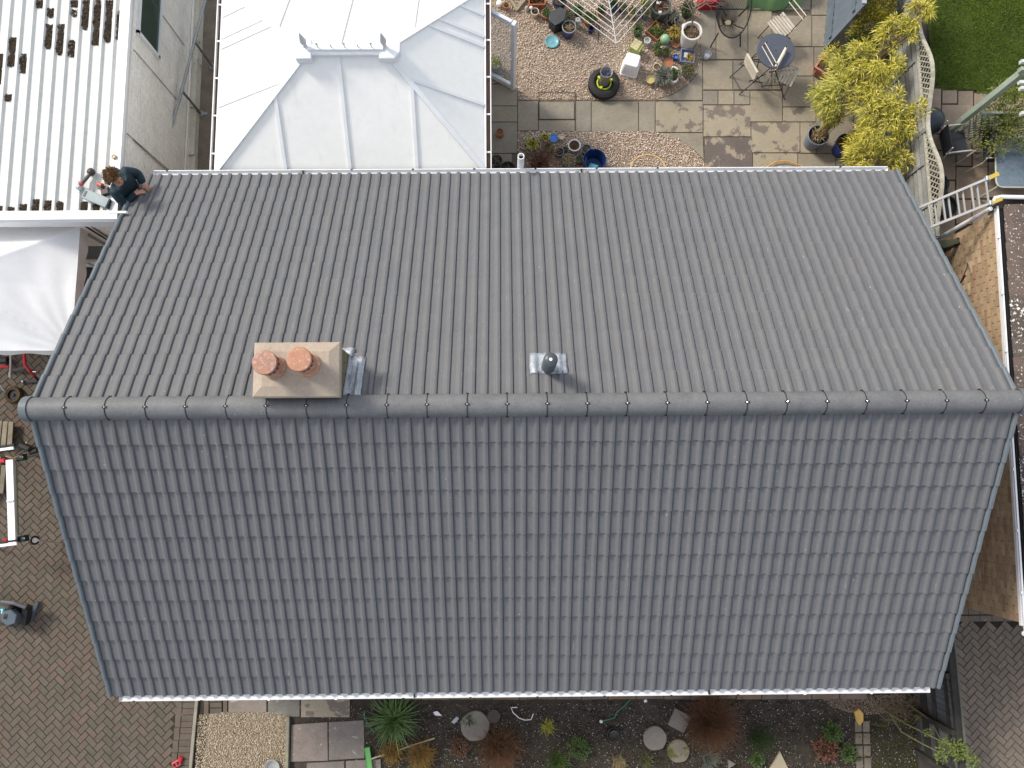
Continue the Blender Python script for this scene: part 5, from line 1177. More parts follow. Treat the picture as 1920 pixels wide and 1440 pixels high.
gchair(1762, 288, (1, .1), 'dark sling garden chair with cream arms just behind the wavy fence')
gchair(1838, 300, (1, -.05), 'garden chair with one cream arm showing left of the glass table')
q = at(1745, 226, .55); bq = empty('barbecue', (q.x, q.y, .02), 'round dark lidded kettle barbecue behind the fence', 'barbecue')
setsmooth(MB().lathe([(.05, .35), (.2, .42), (.24, .52), (.235, .56), (.2, .66), (.1, .72), (.01, .735)], (q.x, q.y, 0), 26).build('lid', pcol('dark_enamel', (.05, .06, .075), .3), bq))
for k in range(3): a = k*2.09; MB().tube([(q.x+math.cos(a)*.12, q.y+math.sin(a)*.12, .42), (q.x+math.cos(a)*.25, q.y+math.sin(a)*.25, .02)], .012, 6).build('leg', black, bq)
pot(1776, 386, 23, .42, 'black', 'large round black open tub below the ladder', None, inner='black', cat='tub', name='round_tub', rimw=.02)
q = at(1763, 345, .3); rk = empty('coiled_hose', (q.x, q.y, .02), 'black hose coil lying on a dark bin lid beside the wavy fence', 'hose')
MB().box((q.x, q.y, .16), (.3, .34, .28), bevel=.03).build('bin', pcol('petrol_bin', (.03, .06, .07)), rk)
for r_ in (.08, .11, .14): MB().tube([(q.x+r_*math.cos(a), q.y+r_*math.sin(a), .315+r_*.1) for a in np.linspace(0, 6.2, 22)], .012, 6, closed=True).build('loop', black, rk)
q = at(1757, 408, .2); simple('stone_block', MB().box((q.x, q.y, .1), (.28, .22, .2), rz=.3, bevel=.02), M('pinkish_stone', [(.33, .27, .23)], noise=(9, .3), bump=(30, .5)), 'pinkish stone block beneath the ladder next to the black tub', 'stone')
# shelter and green trellis in the passage beside the neighbour wall
q0, q1, q2, q3 = at(1752, 452, 1.4), at(1797, 447, 1.4), at(1800, 455, 1.4), at(1760, 470, 1.25)
sh = empty('lean_to_shelf', (q0.x, q0.y, 0), 'dark green shelf board fixed on the buff brick wall', 'shelf')
MB().prism([q0, q1, q2, q3], 1.36, 1.4).build('board', M('dark_green_board', [(.07, .08, .05)], noise=(8, .3)), sh)
for p in (q1, q2): MB().bar(p, (p.x, p.y, .0), .03).build('leg', wood_dark, sh)
gl = empty('green_trellis', at(1790, 505, 0), 'small sage green trellis panel leaning in the side passage', 'trellis'); b0, b1 = at(1783, 540, .2), at(1783, 478, .2)
for k in range(7):
    MB().bar(lerp(b0, b1, k/6), lerp(b0, b1, k/6)+Vector((.12, 0, 1.0)), .015, .03, up=(1, 0, 0)).build('lattice', pgm, gl)
for z in (0, .33, .66, 1.0): MB().bar(b0+Vector((.12*z, 0, z)), b1+Vector((.12*z, 0, z)), .02, .03).build('rail', pgm, gl)

# ------------------------------------------------------------------ gazebo
gz0 = 2.12; cxr = at(150, 428, gz0).x; cyb = at(100, 425, gz0).y; cyf = at(60, 660, 2.0).y; cxl = cxr-3.0
gzb = empty('gazebo', ((cxr+cxl)/2, (cyb+cyf)/2, 0), 'white fabric pop-up gazebo canopy at the left edge below the white building', 'gazebo')
nx, ny = 90, 64; ap = .75; V = []
for j in range(ny+1):
    for i in range(nx+1):
        u, v = i/nx, j/ny; x, y = cxl+(cxr-cxl)*u, cyf+(cyb-cyf)*v
        du, dv_ = 1-abs(2*u-1), 1-abs(2*v-1); h = min(du, dv_); z = gz0+ap*(h-.10*math.sin(math.pi*h)*(abs(du-dv_)**.5))
        dr_ = math.hypot((1-u)*3, (v)*2.0); ang_ = math.atan2(v+.02, (1-u)*1.5+.02)
        z += .006*math.sin(ang_*26+math.sin(dr_*3)*.8)*math.exp(-dr_*.8)+.005*math.sin(x*14+math.sin(y*4)*1.2)*(1-h)*(.4+.6*math.sin(y*2+1)**2)
        V.append((x, y, z))
F = [(j*(nx+1)+i, j*(nx+1)+i+1, (j+1)*(nx+1)+i+1, (j+1)*(nx+1)+i) for j in range(ny) for i in range(nx)]
fab = M('white_fabric', [(.86, .86, .86)], rough=.7, noise=(1.5, .03), bump=None)
c_ = mesh_obj('canopy', V, F, fab, gzb, True); c_.matrix_parent_inverse = parent_inv(gzb)
for name, pts in (('valance', [(cxl, cyf), (cxr, cyf)]), ('valance', [(cxr, cyf), (cxr, cyb)]), ('valance', [(cxr, cyb), (cxl, cyb)])):
    (xa, ya), (xb, yb2) = pts; n = 60; vs = []; ox, oy = (yb2-ya), -(xb-xa); l_ = math.hypot(ox, oy); ox, oy = ox/l_, oy/l_
    for i in range(n+1):
        t = i/n
        for z, o in ((gz0+.004, .002), (gz0-.1, .012+.008*math.sin(t*31)), (gz0-.2, .02+.014*math.sin(t*31+.5))): vs.append((xa+(xb-xa)*t+ox*o, ya+(yb2-ya)*t+oy*o, z))
    o = mesh_obj(name, vs, [(3*i+k, 3*i+3+k, 3*i+4+k, 3*i+1+k) for i in range(n) for k in range(2)], fab, gzb, True); o.matrix_parent_inverse = parent_inv(gzb)
for x, y in ((cxr-.03, cyb-.03), (cxr-.03, cyf+.03), (cxl+.03, cyb-.03), (cxl+.03, cyf+.03)): MB().bar((x, y, .02), (x, y, gz0), .035).build('leg', alu, gzb)
# things on the left driveway ------------------------------------------------
redm = pcol('red_tube', (.45, .02, .03), .4)
sk = empty('sack_truck', at(55, 700, .02), 'red handled black trolley poking out from under the gazebo', 'trolley')
MB().tube([at(45, 655, .5), at(47, 684, .45), at(56, 696, .4), at(64, 704, .3)], .025, 8).build('handle', redm, sk)
MB().tube([at(64, 704, .3), at(74, 716, .15)], .022, 8).build('tube', black, sk)
MB().bar(at(30, 694, .1), at(50, 688, .12), .06, .03).bar(at(40, 716, .05), at(72, 714, .05), .05, .03).build('frame_bar', black, sk)
MB().lathe([(.02, 0), (.022, .02), (.01, .03)], at(43, 715, .08), 10).build('cap', chrome, sk); MB().bar(at(61, 697, .12), at(68, 697, .12), .015).build('clip', chrome, sk)
rt_ = empty('red_tool', at(6, 690, .02), 'red plastic tool body beside the silver pole at the left edge', 'tool'); MB().tube([at(-6, 690, .15), at(4, 688, .16), at(17, 688, .15)], .024, 8).build('grip', redm, rt_); MB().box(at(8, 676, .12), (.16, .1, .12), bevel=.02).build('body', black, rt_)
sp_ = simple('silver_pole', MB().tube([at(20, 660, .6), at(20, 684, .5), at(19, 706, .35)], .016, 8).tube([at(19, 698, .38), at(19, 707, .33)], .024, 8), alu, 'short silver pole hanging below the gazebo edge', 'pole')
q = at(23, 740, .12); wh = empty('trolley_wheel', (q.x, q.y, .02), 'brown rimmed pneumatic trolley wheel lying beside the gazebo', 'wheel')
setsmooth(MB().lathe([(.09, .0), (.13, .0), (.15, .03), (.15, .07), (.13, .1), (.09, .09)], (q.x, q.y, .02), 26, cap=False).build('tyre', M('brown_rubber', [(.07, .045, .02)], noise=(12, .3)), wh)); MB().lathe([(.1, .03), (.09, .06), (.03, .06), (.02, .08), (.005, .08)], (q.x, q.y, .02), 18).build('hub', black, wh)
MB().bar(at(0, 722, .2), at(8, 733, .12), .02).build('axle', alu, wh)
for nm, lb, pts in (('pallet', 'three weathered planks of a pallet near the upper left of the driveway', ((-12, 788, -16, 840), (0, 789, -5, 838), (11, 790, 6, 838), (21, 791, 18, 838))), ('plank_stack', 'old grey planks lying under the white beam of the stand', ((-14, 856, -20, 935), (-2, 855, -7, 925), (8, 872, 2, 925)))):
    t = empty(nm, at(pts[1][0], pts[1][1]+20, 0), lb, 'planks')
    for x0, y0, x1, y1 in pts: MB().bar(at(x0, y0, .14), at(x1, y1, .14), .08, .022).build('plank', M('old_plank', [(.20, .17, .12), (.24, .21, .15), (.16, .14, .10)], noise=(9, .3), bump=(40, .4)), t)
    for yy in (.2, .8): MB().bar(at(pts[0][0], pts[0][1]+(pts[0][3]-pts[0][1])*yy, .09), at(pts[-1][0], pts[-1][1]+(pts[-1][3]-pts[-1][1])*yy, .09), .07, .08).build('bearer', MATS['old_plank'], t)
st = empty('saw_stand', at(20, 940, .02), 'white beam work stand with dark green clamps and a small wheel', 'work stand'); zb = .75
MB().bar(at(19, 862, zb), at(24, 1017, zb), .115, .05).build('beam', white_pl, st); MB().bar(at(29, 868, zb-.03), at(33, 1004, zb-.03), .03, .04).build('side_rail', M('green_grey_rail', [(.25, .28, .22)], noise=(8, .2)), st)
for a, b in (((-30, 847), (26, 840)), ((-30, 1027), (32, 1019))): MB().bar(at(*a, zb+.03), at(*b, zb+.03), .045, .03).build('cross_rail', white_pl, st); MB().bar(at(a[0], a[1]-6, zb), at(b[0]+2, b[1]-6, zb), .03, .05).build('cross_bar', black, st)
dgm = pcol('dark_green_clamp', (.012, .035, .03), .4)
for x, y in ((40, 858), (43, 1010)): MB().box(at(x, y, .62), (.13, .1, .12), rz=.2, bevel=.015).lathe([(.04, 0), (.04, .05), (.01, .055)], at(x+3, y+1, .66), 10).build('clamp', dgm, st); MB().lathe([(.01, 0), (.008, .01)], at(x+3, y-1, .72), 8).build('screw', chrome, st)
MB().tube([at(47, 859, .6), at(75, 851, .1)], .02, 8).build('leg', M('dull_tube', [(.33, .31, .27)], noise=(9, .1), metal=.3), st); MB().tube([at(72, 1013, .4), at(121, 1020, .05)], .016, 8).build('leg', MATS['dull_tube'], st); MB().box(at(122, 1020, .05), (.05, .05, .05)).build('rubber_foot', black, st)
for x in (-10,): 
    for y in (845, 1022): MB().tube([at(x, y, .7), at(x-15, y, .02)], .018, 8).build('leg', MATS['dull_tube'], st)
q = at(65, 1013, .35); wv = MB(); 
for k, (r_, w_) in enumerate(((.075, .035),)): pass
ax = Vector((1, .1, .35)).normalized(); 
def disc_tube(c, ax, R, r, n=20): x = ax.orthogonal().normalized(); y = ax.cross(x); return [c+(x*math.cos(2*math.pi*k/n)+y*math.sin(2*math.pi*k/n))*R for k in range(n)]
MB().tube(disc_tube(q, Vector((.75, 0, .65)), .062, .02), .018, 7, closed=True).build('wheel', black, st); MB().tube([q-Vector((.75, 0, .65))*.018, q+Vector((.75, 0, .65))*.018], .042, 14).build('wheel_hub', white_old, st)
MB().tube([at(12, 853, .8), at(22, 857, .82), at(35, 852, .8), at(46, 845, .78)], .016, 6).build('hose', black, st); MB().tube([at(10, 855, .82), at(22, 859, .84), at(36, 854, .82)], .006, 5).build('orange_line', pcol('orange_line', (.5, .2, .04)), st)
for x, y in ((6, 864), (10, 1014)): MB().box(at(x, y, .7), (.08, .07, .06), bevel=.01).build('red_knob', redm, st)
MB().tube([at(12, 940, zb+.05), at(25, 939, zb+.03)], .014, 8).build('lever', white_old, st)
jk = empty('black_clutter', at(58, 842, .02), 'tangled black tool with an orange light between the stand and the roof edge', 'tool'); MB().box(at(48, 838, .15), (.22, .1, .12), rz=-.4, bevel=.02).box(at(64, 846, .12), (.16, .08, .1), rz=.3, bevel=.02).build('body', black, jk); MB().tube([at(36, 836, .2), at(50, 843, .2), at(66, 838, .15), at(70, 850, .1)], .015, 6).build('cable', black, jk); MB().lathe([(.015, 0), (.012, .015)], at(50, 830, .25), 8).build('lamp', pcol('orange_lens', (.7, .35, .12)), jk)
# grey drum machine with teal label
dm = empty('drum_machine', at(25, 1150, .02), 'grey drum machine with a teal label and hexagonal end at the left edge', 'machine')
body_m = pcol('taupe_plastic', (.09, .085, .075), .5); c0, c1 = at(-25, 1140, .18), at(24, 1152, .2); c1.z = .22; c0.z = .2
setsmooth(MB().tube([c0, c1], .17, 26).build('drum', body_m, dm)); setsmooth(MB().tube([c1-(c1-c0).normalized()*.02, c1+(c1-c0).normalized()*.04], .178, 26).build('band', black, dm))
h0 = c1+(c1-c0).normalized()*.03+Vector((.03, -.02, .06)); hx = [h0+Vector((.135*math.cos(R_(60*k+20)), .135*math.sin(R_(60*k+20)), 0)) for k in range(6)]
MB().prism(hx, h0.z, h0.z+.11, .01).build('hex_end', pcol('blue_grey_end', (.085, .11, .14), .4), dm)
MB().tube([at(3, 1128, .38), at(28, 1131, .4), at(49, 1139, .38)], .032, 12).build('pipe', pcol('grey_pipe', (.10, .10, .115), .4), dm)
MB().bar(at(52, 1138, .3), at(48, 1168, .1), .09, .12).build('bracket', black, dm); MB().bar(at(71, 1128, .06), at(58, 1164, .05), .05, .05).build('foot_bar', pcol('blue_grey_end', (.085, .11, .14)), dm)
lc = at(3, 1149, .375); MB().box(lc, (.085, .17, .006), rz=-.1).build('teal_label', pcol('teal', (.02, .17, .2)), dm)
MB().box(lc+Vector((.005, 0, .006)), (.016, .12, .004), rz=-.1).box(lc+Vector((.0, -.06, .0065)), (.04, .014, .004), rz=-.1).box(lc+Vector((-.006, .052, .0065)), (.024, .014, .004), rz=.5).build('label_numeral', pcol('pale_cyan', (.5, .72, .75)), dm)
# small red radio-like item on edging
q = at(331, 1431, .06); rd = empty('red_device', (q.x, q.y, .02), 'small red plastic device on the block edging at the bottom left', 'tool'); MB().box((q.x, q.y-.01, .05), (.13, .1, .05), rz=.5, bevel=.01).build('body', pcol('red_case', (.6, .08, .09), .4), rd)
MB().box((q.x-.025, q.y-.025, .077), (.04, .05, .006), rz=.5).box((q.x+.025, q.y+.003, .077), (.035, .05, .006), rz=.5).build('window', black, rd); q = at(338, 1425, .06); MB().box((q.x, q.y, .05), (.06, .1, .05), rz=-.3, bevel=.015).build('grip', redm, rd)

# ------------------------------------------------------------------ front bed
def stone(px, py, r, label, sides=22, mat=None, h=.05, sx=1, rz=0, name='stepping_stone'):
    p = at(px, py, .03); n = sides; R0 = r*mpp(0)
    ring = lambda s, z: [Vector((p.x+R0*s*sx*math.cos(rz+2*math.pi*k/n)*(1+.03*math.sin(k*2.1)), p.y+R0*s*math.sin(rz+2*math.pi*k/n)*(1+.03*math.cos(k*1.3)), z)) for k in range(n)]
    o = loft([ring(1, -.02), ring(1, h-.012), ring(.95, h)]).build(name, mat or st_m); return tag(o, label, 'stone')
st_m = M('stepping_stone', [(.22, .195, .165)], noise=(5, .2), bump=(40, .4), speck=(15, .7, (.12, .1, .08), .05)); moss_s = M('mossy_stone', [(.2, .175, .13)], noise=(5, .3), bump=(30, .5), stain=(6, .48, (.10, .10, .025), .1))
stone(891, 1361, 26, 'round stepping stone right of the spiky green plant, largest of the three'); stone(1228, 1384, 21, 'round stepping stone beside the sunken black ring')
stone(1272, 1408, 20, 'mossy round stone below the angular slab', mat=moss_s); stone(1274, 1351, 23, 'angular broken slab against the brown bush', sides=4, rz=.3, mat=st_m)
stone(1462, 1434, 22, 'pale triangular slab at the bottom edge', sides=3, rz=1.5, mat=M('pale_slab', [(.4, .34, .24)], noise=(6, .15))); stone(926, 1343, 12, 'small dark flat stone beside the largest stepping stone', mat=M('dark_stone', [(.08, .07, .06)], noise=(8, .3)))
stone(1370, 1432, 9, 'small grey triangular stone near the bottom edge', sides=3, mat=st_m)
q = at(1151, 1377, .04); pr_ = empty('sunken_pot_ring', (q.x, q.y, 0), 'black plastic pot sunk in the soil showing two rings', 'plant pot')
MB().lathe([(.115, .0), (.115, .06), (.105, .062), (.1, .01), (.02, .004)], (q.x, q.y, -.005), 26, cap=False).build('outer_ring', pcol('dull_black', (.035, .032, .03)), pr_); MB().lathe([(.082, 0), (.082, .05), (.072, .05), (.07, .008), (.004, .006)], (q.x+.01, q.y-.01, 0.002), 24, cap=False).build('inner_ring', pcol('dull_grey', (.06, .055, .05)), pr_)
# spiky plant
q = at(740, 1345, .05); ph = empty('spiky_plant', (q.x, q.y, 0), 'spiky clump of long strap shaped green leaves below the front gutter', 'plant')
n = 210; a = RNG.uniform(0, 6.283, n); t = RNG.uniform(.3, 1.6, n); D = np.c_[np.cos(a)*t, np.sin(a)*t, np.full(n, .9)]; Pp = np.array([q.x, q.y, .03])+RNG.normal(size=(n, 3))*[.05, .04, .005]
def straps(name, P, D, L, w0, mat, parent, seg=5, droop=.5):
    V, F = [], []; k0 = 0
    for p, d in zip(P, D):
        d = d/np.linalg.norm(d); l = L*random.uniform(.55, 1.15); s = np.cross(d, [0, 0, 1]); s = s/(np.linalg.norm(s)+1e-6); c = p.copy(); w_ = w0*random.uniform(.7, 1.2)
        for i in range(seg+1):
            f = i/seg; ww = w_*(1-f)**.7*.5+.0006; V += [c-s*ww+[0, 0, ww*.4], c+s*ww+[0, 0, ww*.4]]
            dd_ = d+np.array([0, 0, -droop*f*1.6]); dd_ /= np.linalg.norm(dd_); c = c+dd_*l/seg; c[2] = max(c[2], .015)
        for i in range(seg): b = k0+2*i; F.append((b, b+1, b+3, b+2))
        k0 += 2*(seg+1)
    return np_mesh(name, np.array(V), np.array(F), mat, parent)
straps('leaf', Pp, D, .55, .03, M('strap_leaf', [(.07, .13, .03), (.10, .18, .045), (.05, .09, .022), (.16, .22, .08)], noise=(10, .2), bump=None, rough=.4), ph)
def shrub(px, py, r, h, col, n, label, cat='shrub', twigs=60, name='shrub', ln=.07, wd=.008, strap=True):
    q = at(px, py, h*.4); t = empty(name, (q.x, q.y, 0), label, cat); a = RNG.uniform(0, 6.283, n); e = RNG.uniform(.1, 1.3, n); D = np.c_[np.cos(a)*e, np.sin(a)*e, np.ones(n)]
    if strap: P = np.array([q.x, q.y, .01])+RNG.normal(size=(n, 3))*[r*.35, r*.35, 0]; P[:, 2] = .01; straps('stem', P, D, h*1.5+r*.3, wd, LEAF[col], t, 3, .3)
    else: P, D = ball((q.x, q.y, h*.5), r, n, (1, 1, h/r*.5), .2); D = D+RNG.normal(size=D.shape)*.5; D[:, 2] += .4; leaves('foliage', P, D, ln, wd, LEAF[col], t, .2)
    return t
shrub(1330, 1350, .30, .30, 'brown', 2600, 'big dome of reddish brown wiry stems below the front gutter', wd=.006); LEAF['ochre'] = M('leaf_ochre', [(.24, .14, .04), (.3, .2, .06), (.16, .08, .03)], noise=(20, .2), bump=None)
shrub(937, 1400, .26, .22, 'brown', 1700, 'reddish brown wiry bush below the largest stepping stone', wd=.006)
shrub(790, 1415, .18, .14, 'ochre', 1100, 'rusty orange low bush under the broom handle', wd=.006)
shrub(735, 1410, .14, .12, 'ochre', 500, 'tawny grassy tuft beside the green broom head', wd=.007)
shrub(1085, 1402, .17, .16, 'green', 750, 'bright green clump of leaves between the brown bushes', strap=False, ln=.06, wd=.014)
shrub(1047, 1426, .13, .14, 'green', 330, 'green grassy tuft left of the bright green clump', wd=.009); shrub(1027, 1362, .09, .1, 'lime', 170, 'small lime green tuft left of the sunken pot', wd=.008)
shrub(862, 1400, .17, .1, 'red', 500, 'low pinkish heather beside the largest stepping stone', strap=False, ln=.03, wd=.014)
shrub(1560, 1372, .14, .2, 'green', 420, 'bright green leafy plant left of the paving strip', strap=False, ln=.08, wd=.02); shrub(1548, 1405, .2, .15, 'red', 520, 'red and bronze leaved plant near the bottom right', strap=False, ln=.06, wd=.03)
shrub(1590, 1412, .12, .15, 'green', 300, 'upright green leaves at the edge of the paving strip', strap=False, ln=.07, wd=.02); shrub(1420, 1425, .12, .12, 'green', 260, 'dark leaved low plant by the triangular slab', strap=False, ln=.05, wd=.02)
shrub(1160, 1430, .14, .1, 'dry', 160, 'straw coloured dead stems at the bottom edge', wd=.006); shrub(1425, 1385, .2, .16, 'dark', 300, 'dark bare low shrub right of the big brown dome', wd=.005); shrub(1330, 1425, .12, .12, 'grey', 220, 'grey green tuft at the bottom below the brown dome', wd=.008)
shrub(880, 1350, .05, .1, 'green', 60, 'green sprig tucked against the largest stepping stone', wd=.01); shrub(1210, 1425, .1, .1, 'olive', 150, 'olive tuft below the second stepping stone', wd=.008)
# ground cover
P = rand_in(px_poly([(1600, 1345), (1720, 1350), (1745, 1460), (1600, 1460)]), 5200); leaves('ground_cover', np.c_[P, np.full(len(P), .004)], RNG.normal(size=(len(P), 3))+[0, 0, .4], .025, .012, M('leaf_moss', [(.06, .07, .012), (.09, .10, .02), (.04, .045, .01), (.11, .09, .03)], noise=(3, .4), bump=None), None, 0, 'stuff')
P = rand_in(px_poly([(690, 1380), (1560, 1370), (1600, 1460), (690, 1460)]), 7000); leaves('ground_cover', np.c_[P, np.full(len(P), .01)], RNG.normal(size=(len(P), 3))+[0, 0, .4], .03, .01, M('leaf_weeds', [(.05, .065, .016), (.09, .07, .03), (.13, .1, .05), (.035, .04, .012)], noise=(3, .4), bump=None), None, 0, 'stuff')
# broom
br = empty('broom', at(692, 1420, .05), 'green headed broom with a pale wooden handle lying on the bed', 'broom')
MB().bar(at(689, 1401, .06), at(695, 1445, .06), .075, .05).build('head', pcol('broom_green', (.13, .36, .11), .5), br); MB().bar(at(686, 1402, .03), at(692, 1445, .03), .05, .05).build('bristles', pcol('bristle_green', (.05, .28, .07), .8), br); MB().tube([at(696, 1423, .07), at(815, 1384, .05)], .013, 8).build('handle', M('handle_wood', [(.42, .37, .22)], noise=(9, .1), bump=None), br)
simple('green_cane', MB().tube([at(684, 1332, .12), at(683, 1346, .08), at(702, 1374, .03)], .008, 6), pcol('cane_green', (.06, .22, .13)), 'thin green plastic cane beside the spiky plant', 'cane')
simple('green_wire', MB().tube([at(1183, 1310, .03), at(1172, 1322, .05), at(1156, 1336, .06), at(1152, 1346, .05), at(1130, 1352, .04)], .009, 6), pcol('wire_green', (.05, .2, .11)), 'green plastic pipe bent across the soil from the stone edging', 'pipe')
simple('white_hose_offcut', MB().tube([at(970, 1326, .03), at(958, 1327, .03), at(962, 1336, .03), at(973, 1346, .03), at(984, 1350, .03), at(996, 1349, .03), at(1000, 1338, .03)], .009, 6), white_old, 'curved white hose offcut lying on the soil', 'hose')
simple('white_scrap', MB().prism(px_poly([(812, 1335), (820, 1333), (829, 1342), (816, 1341)], .02), .01, .03), white_pl, 'pointed white plastic scrap on the soil right of the spiky plant', 'scrap'); simple('white_lump', MB().lathe([(.02, 0), (.03, .02), (.01, .035)], at(1127, 1352, 0), 8), white_old, 'white lump at the end of the green pipe', 'scrap')
simple('grey_scrap', MB().prism(px_poly([(846, 1354), (856, 1343), (861, 1347), (852, 1357)], .02), .01, .025), steel, 'grey metal scrap beside the largest stepping stone', 'scrap'); simple('white_chip', MB().box(at(1210, 1314, .02), (.05, .04, .03), rz=.4), white_pl, 'square white chip close to the stone edging', 'scrap')
simple('sandstone_flake', MB().prism(px_poly([(1602, 1335), (1611, 1329), (1619, 1337), (1619, 1352), (1612, 1361), (1606, 1352)], .06), .02, .07, .01), M('orange_sandstone', [(.60, .38, .12)], noise=(7, .2), bump=(30, .4)), 'bright orange sandstone piece at the end of the narrow paving strip', 'stone')
ps = empty('paving_strip', at(1615, 1400, 0), 'narrow strip of worn brick paving running to the bottom edge', 'path')
for k in range(5):
    for j in range(2): slab(R4(1603+j*15+k, 1352+k*23, 1616+j*15+k, 1373+k*23), M('worn_brick', [(.17, .14, .11), (.13, .115, .09), (.2, .16, .125)], noise=(8, .35), bump=(30, .5), stain=(7, .55, (.08, .08, .03), .1)), ps, .025, 'brick', .004)
q = at(1728, 1412, .05); wr = empty('wire_coil', (q.x, q.y, 0), 'small coil of pale wire beside the dark fence', 'wire')
for r_, dx in ((.07, .03), (.05, .02), (.035, -.09)): MB().tube([(q.x+dx+r_*math.cos(a), q.y+r_*math.sin(a), .03+.01*math.sin(a*2)) for a in np.linspace(0, 6.1, 16)], .005, 5, closed=True).build('loop', M('pale_wire', [(.4, .4, .4)], noise=None, bump=None, metal=.5), wr)
q = at(510, 1436, .06); rb2 = simple('grey_dish', MB().lathe([(.10, 0), (.13, .05), (.12, .05), (.09, .012), (.004, .01)], (q.x, q.y-.03, .015), 24, cap=False), POTM['grey'], 'grey dish edge on the gravel at the bottom', 'dish', True)

# dark timber fence, bottom right
fx0 = at(1722, 1370, 0); zt = 1.2
fd = empty('dark_fence', (fx0.x, fx0.y, 0), 'dark stained low timber fence with posts between the bed and the side driveway', 'fence')
tp0, tp1 = at(1780, 1195, zt), at(1806, 1460, zt); dirn = (tp1-tp0).normalized()
MB().bar(tp0, tp1, .10, .06).build('top_rail', wood_dark, fd); MB().bar(tp0+Vector((.06, 0, .02)), tp1+Vector((.06, 0, .02)), .03, .05).build('capping', M('grey_green_wood', [(.11, .115, .09)], noise=(9, .3)), fd)
L_ = (tp1-tp0).length; nb_ = int(L_/.085)
gpl = M('grey_slat', [(.10, .11, .115), (.125, .135, .14), (.085, .09, .092)], noise=(6, .3), bump=(40, .4))
for k in range(nb_): p = tp0+dirn*(k+.5)*.085; MB().box((p.x+.005*(k % 2), p.y, .62), (.018, .078, 1.1)).build('slat', wood_dark if k < 0 else gpl, fd)
for z, wd, mt in ((.3, .16, wood_dark), (.62, .07, wood_dark), (1.0, .05, wood_dark)): MB().bar((tp0.x-.03, tp0.y, z), (tp1.x-.03, tp1.y, z), .025, wd).build('rail', mt, fd)
for t in (.28, .68, 1.0): p = lerp(tp0, tp1, t); MB().box((p.x-.07, p.y, .6), (.08, .08, 1.2)).build('post', wood_dark, fd)
bd = tag(MB().prism(px_poly([(1712, 1300), (1745, 1300), (1765, 1460), (1722, 1460)]), .0, .03).build('timber_deck_strip', M('brown_deck', [(.05, .042, .035)], noise=(12, .4), bump=(40, .6))), 'dark brown ribbed boards along the foot of the dark fence', 'decking')
# leafy branch
ob = empty('leafy_branch', at(1665, 1335, 0), 'long mossy bare branches ending in small green leaves over the dark fence', 'shrub'); mb = MB()
for pts in ([(1662, 1334, .1), (1700, 1358, .5), (1745, 1380, .9), (1800, 1408, 1.3)], [(1668, 1338, .1), (1690, 1372, .3), (1730, 1395, .6), (1760, 1410, .8)], [(1710, 1325, .1), (1745, 1350, .6), (1765, 1390, .9)]): mb.tube([at(*p) for p in pts], .018, 6, r2=.006)
mb.build('branch', M('mossy_bark', [(.17, .16, .07)], noise=(12, .35), bump=(40, .5)), ob)
Ps, Ds = [], []
for (x, y, z, r, n_) in ((1800, 1408, 1.3, .16, 300), (1775, 1400, 1.1, .14, 220), (1825, 1428, 1.3, .1, 130), (1765, 1420, 1.0, .09, 90), (1740, 1372, .85, .07, 40), (1722, 1345, .6, .04, 18)): P, D = ball(at(x, y, z), r, n_, (1, 1, .6), .1); Ps.append(P); Ds.append(D+RNG.normal(size=D.shape)*.7)
leaves('foliage', np.vstack(Ps), np.vstack(Ds), .038, .022, M('leaf_small', [(.12, .16, .03), (.17, .21, .05), (.08, .11, .02)], noise=(20, .2), bump=None), ob, .1)
mb = MB()
for k in range(60): p = at(1680+random.uniform(-25, 40), 1322+random.uniform(-10, 20), .05); mb.tube([p, p+Vector((random.uniform(-.3, .3), random.uniform(-.2, .2), random.uniform(.02, .12))), p+Vector((random.uniform(-.4, .4), random.uniform(-.25, .25), .03))], .003, 4)
tag(mb.build('dead_twigs', M('straw_twig', [(.25, .19, .11)], noise=None, bump=None)), 'dry twigs piled at the corner below the front gutter', 'twigs')

# garden hoses behind the gutter, blue tub, drain pot
om = pcol('orange_hose', (.62, .34, .08), .4); om2 = pcol('yellow_hose', (.66, .48, .2), .4)
def arcpx(pts, z=.05): return [at(x, y, z) for x, y in pts]
hs = empty('orange_hose', at(1215, 310, 0), 'orange yellow garden hose looping over the lower gravel', 'hose')
MB().tube([at(1182, 330, .3)]+[at(1215-33*math.cos(a), 318-28*math.sin(a), .35) for a in np.linspace(0, math.pi, 14)]+[at(1252, 330, .3)], .011, 6).build('loop', om2, hs); MB().tube(arcpx([(1180, 325), (1192, 316), (1210, 317), (1225, 325)], .1), .011, 6).build('loop', om2, hs)
h2 = empty('orange_hose', at(1470, 312, 0), 'orange hose lying in long curves on the patio above the gutter', 'hose')
MB().tube(arcpx([(1296, 328), (1304, 317), (1322, 312), (1340, 318), (1352, 328)], .08), .011, 6).build('loop', om, h2); MB().tube(arcpx([(1418, 332), (1424, 314), (1436, 311), (1440, 320)], .08), .011, 6).build('loop', om2, h2)
MB().tube(arcpx([(1434, 330), (1440, 312), (1455, 303), (1475, 302), (1500, 310), (1525, 325)], .08), .013, 6).build('loop', om, h2)
q = at(1115, 300, .32); tb = empty('flexible_tub', (q.x, q.y, .02), 'round dark blue flexible tub holding pale blue plastic', 'tub'); r_ = 22.5*mpp(.32)
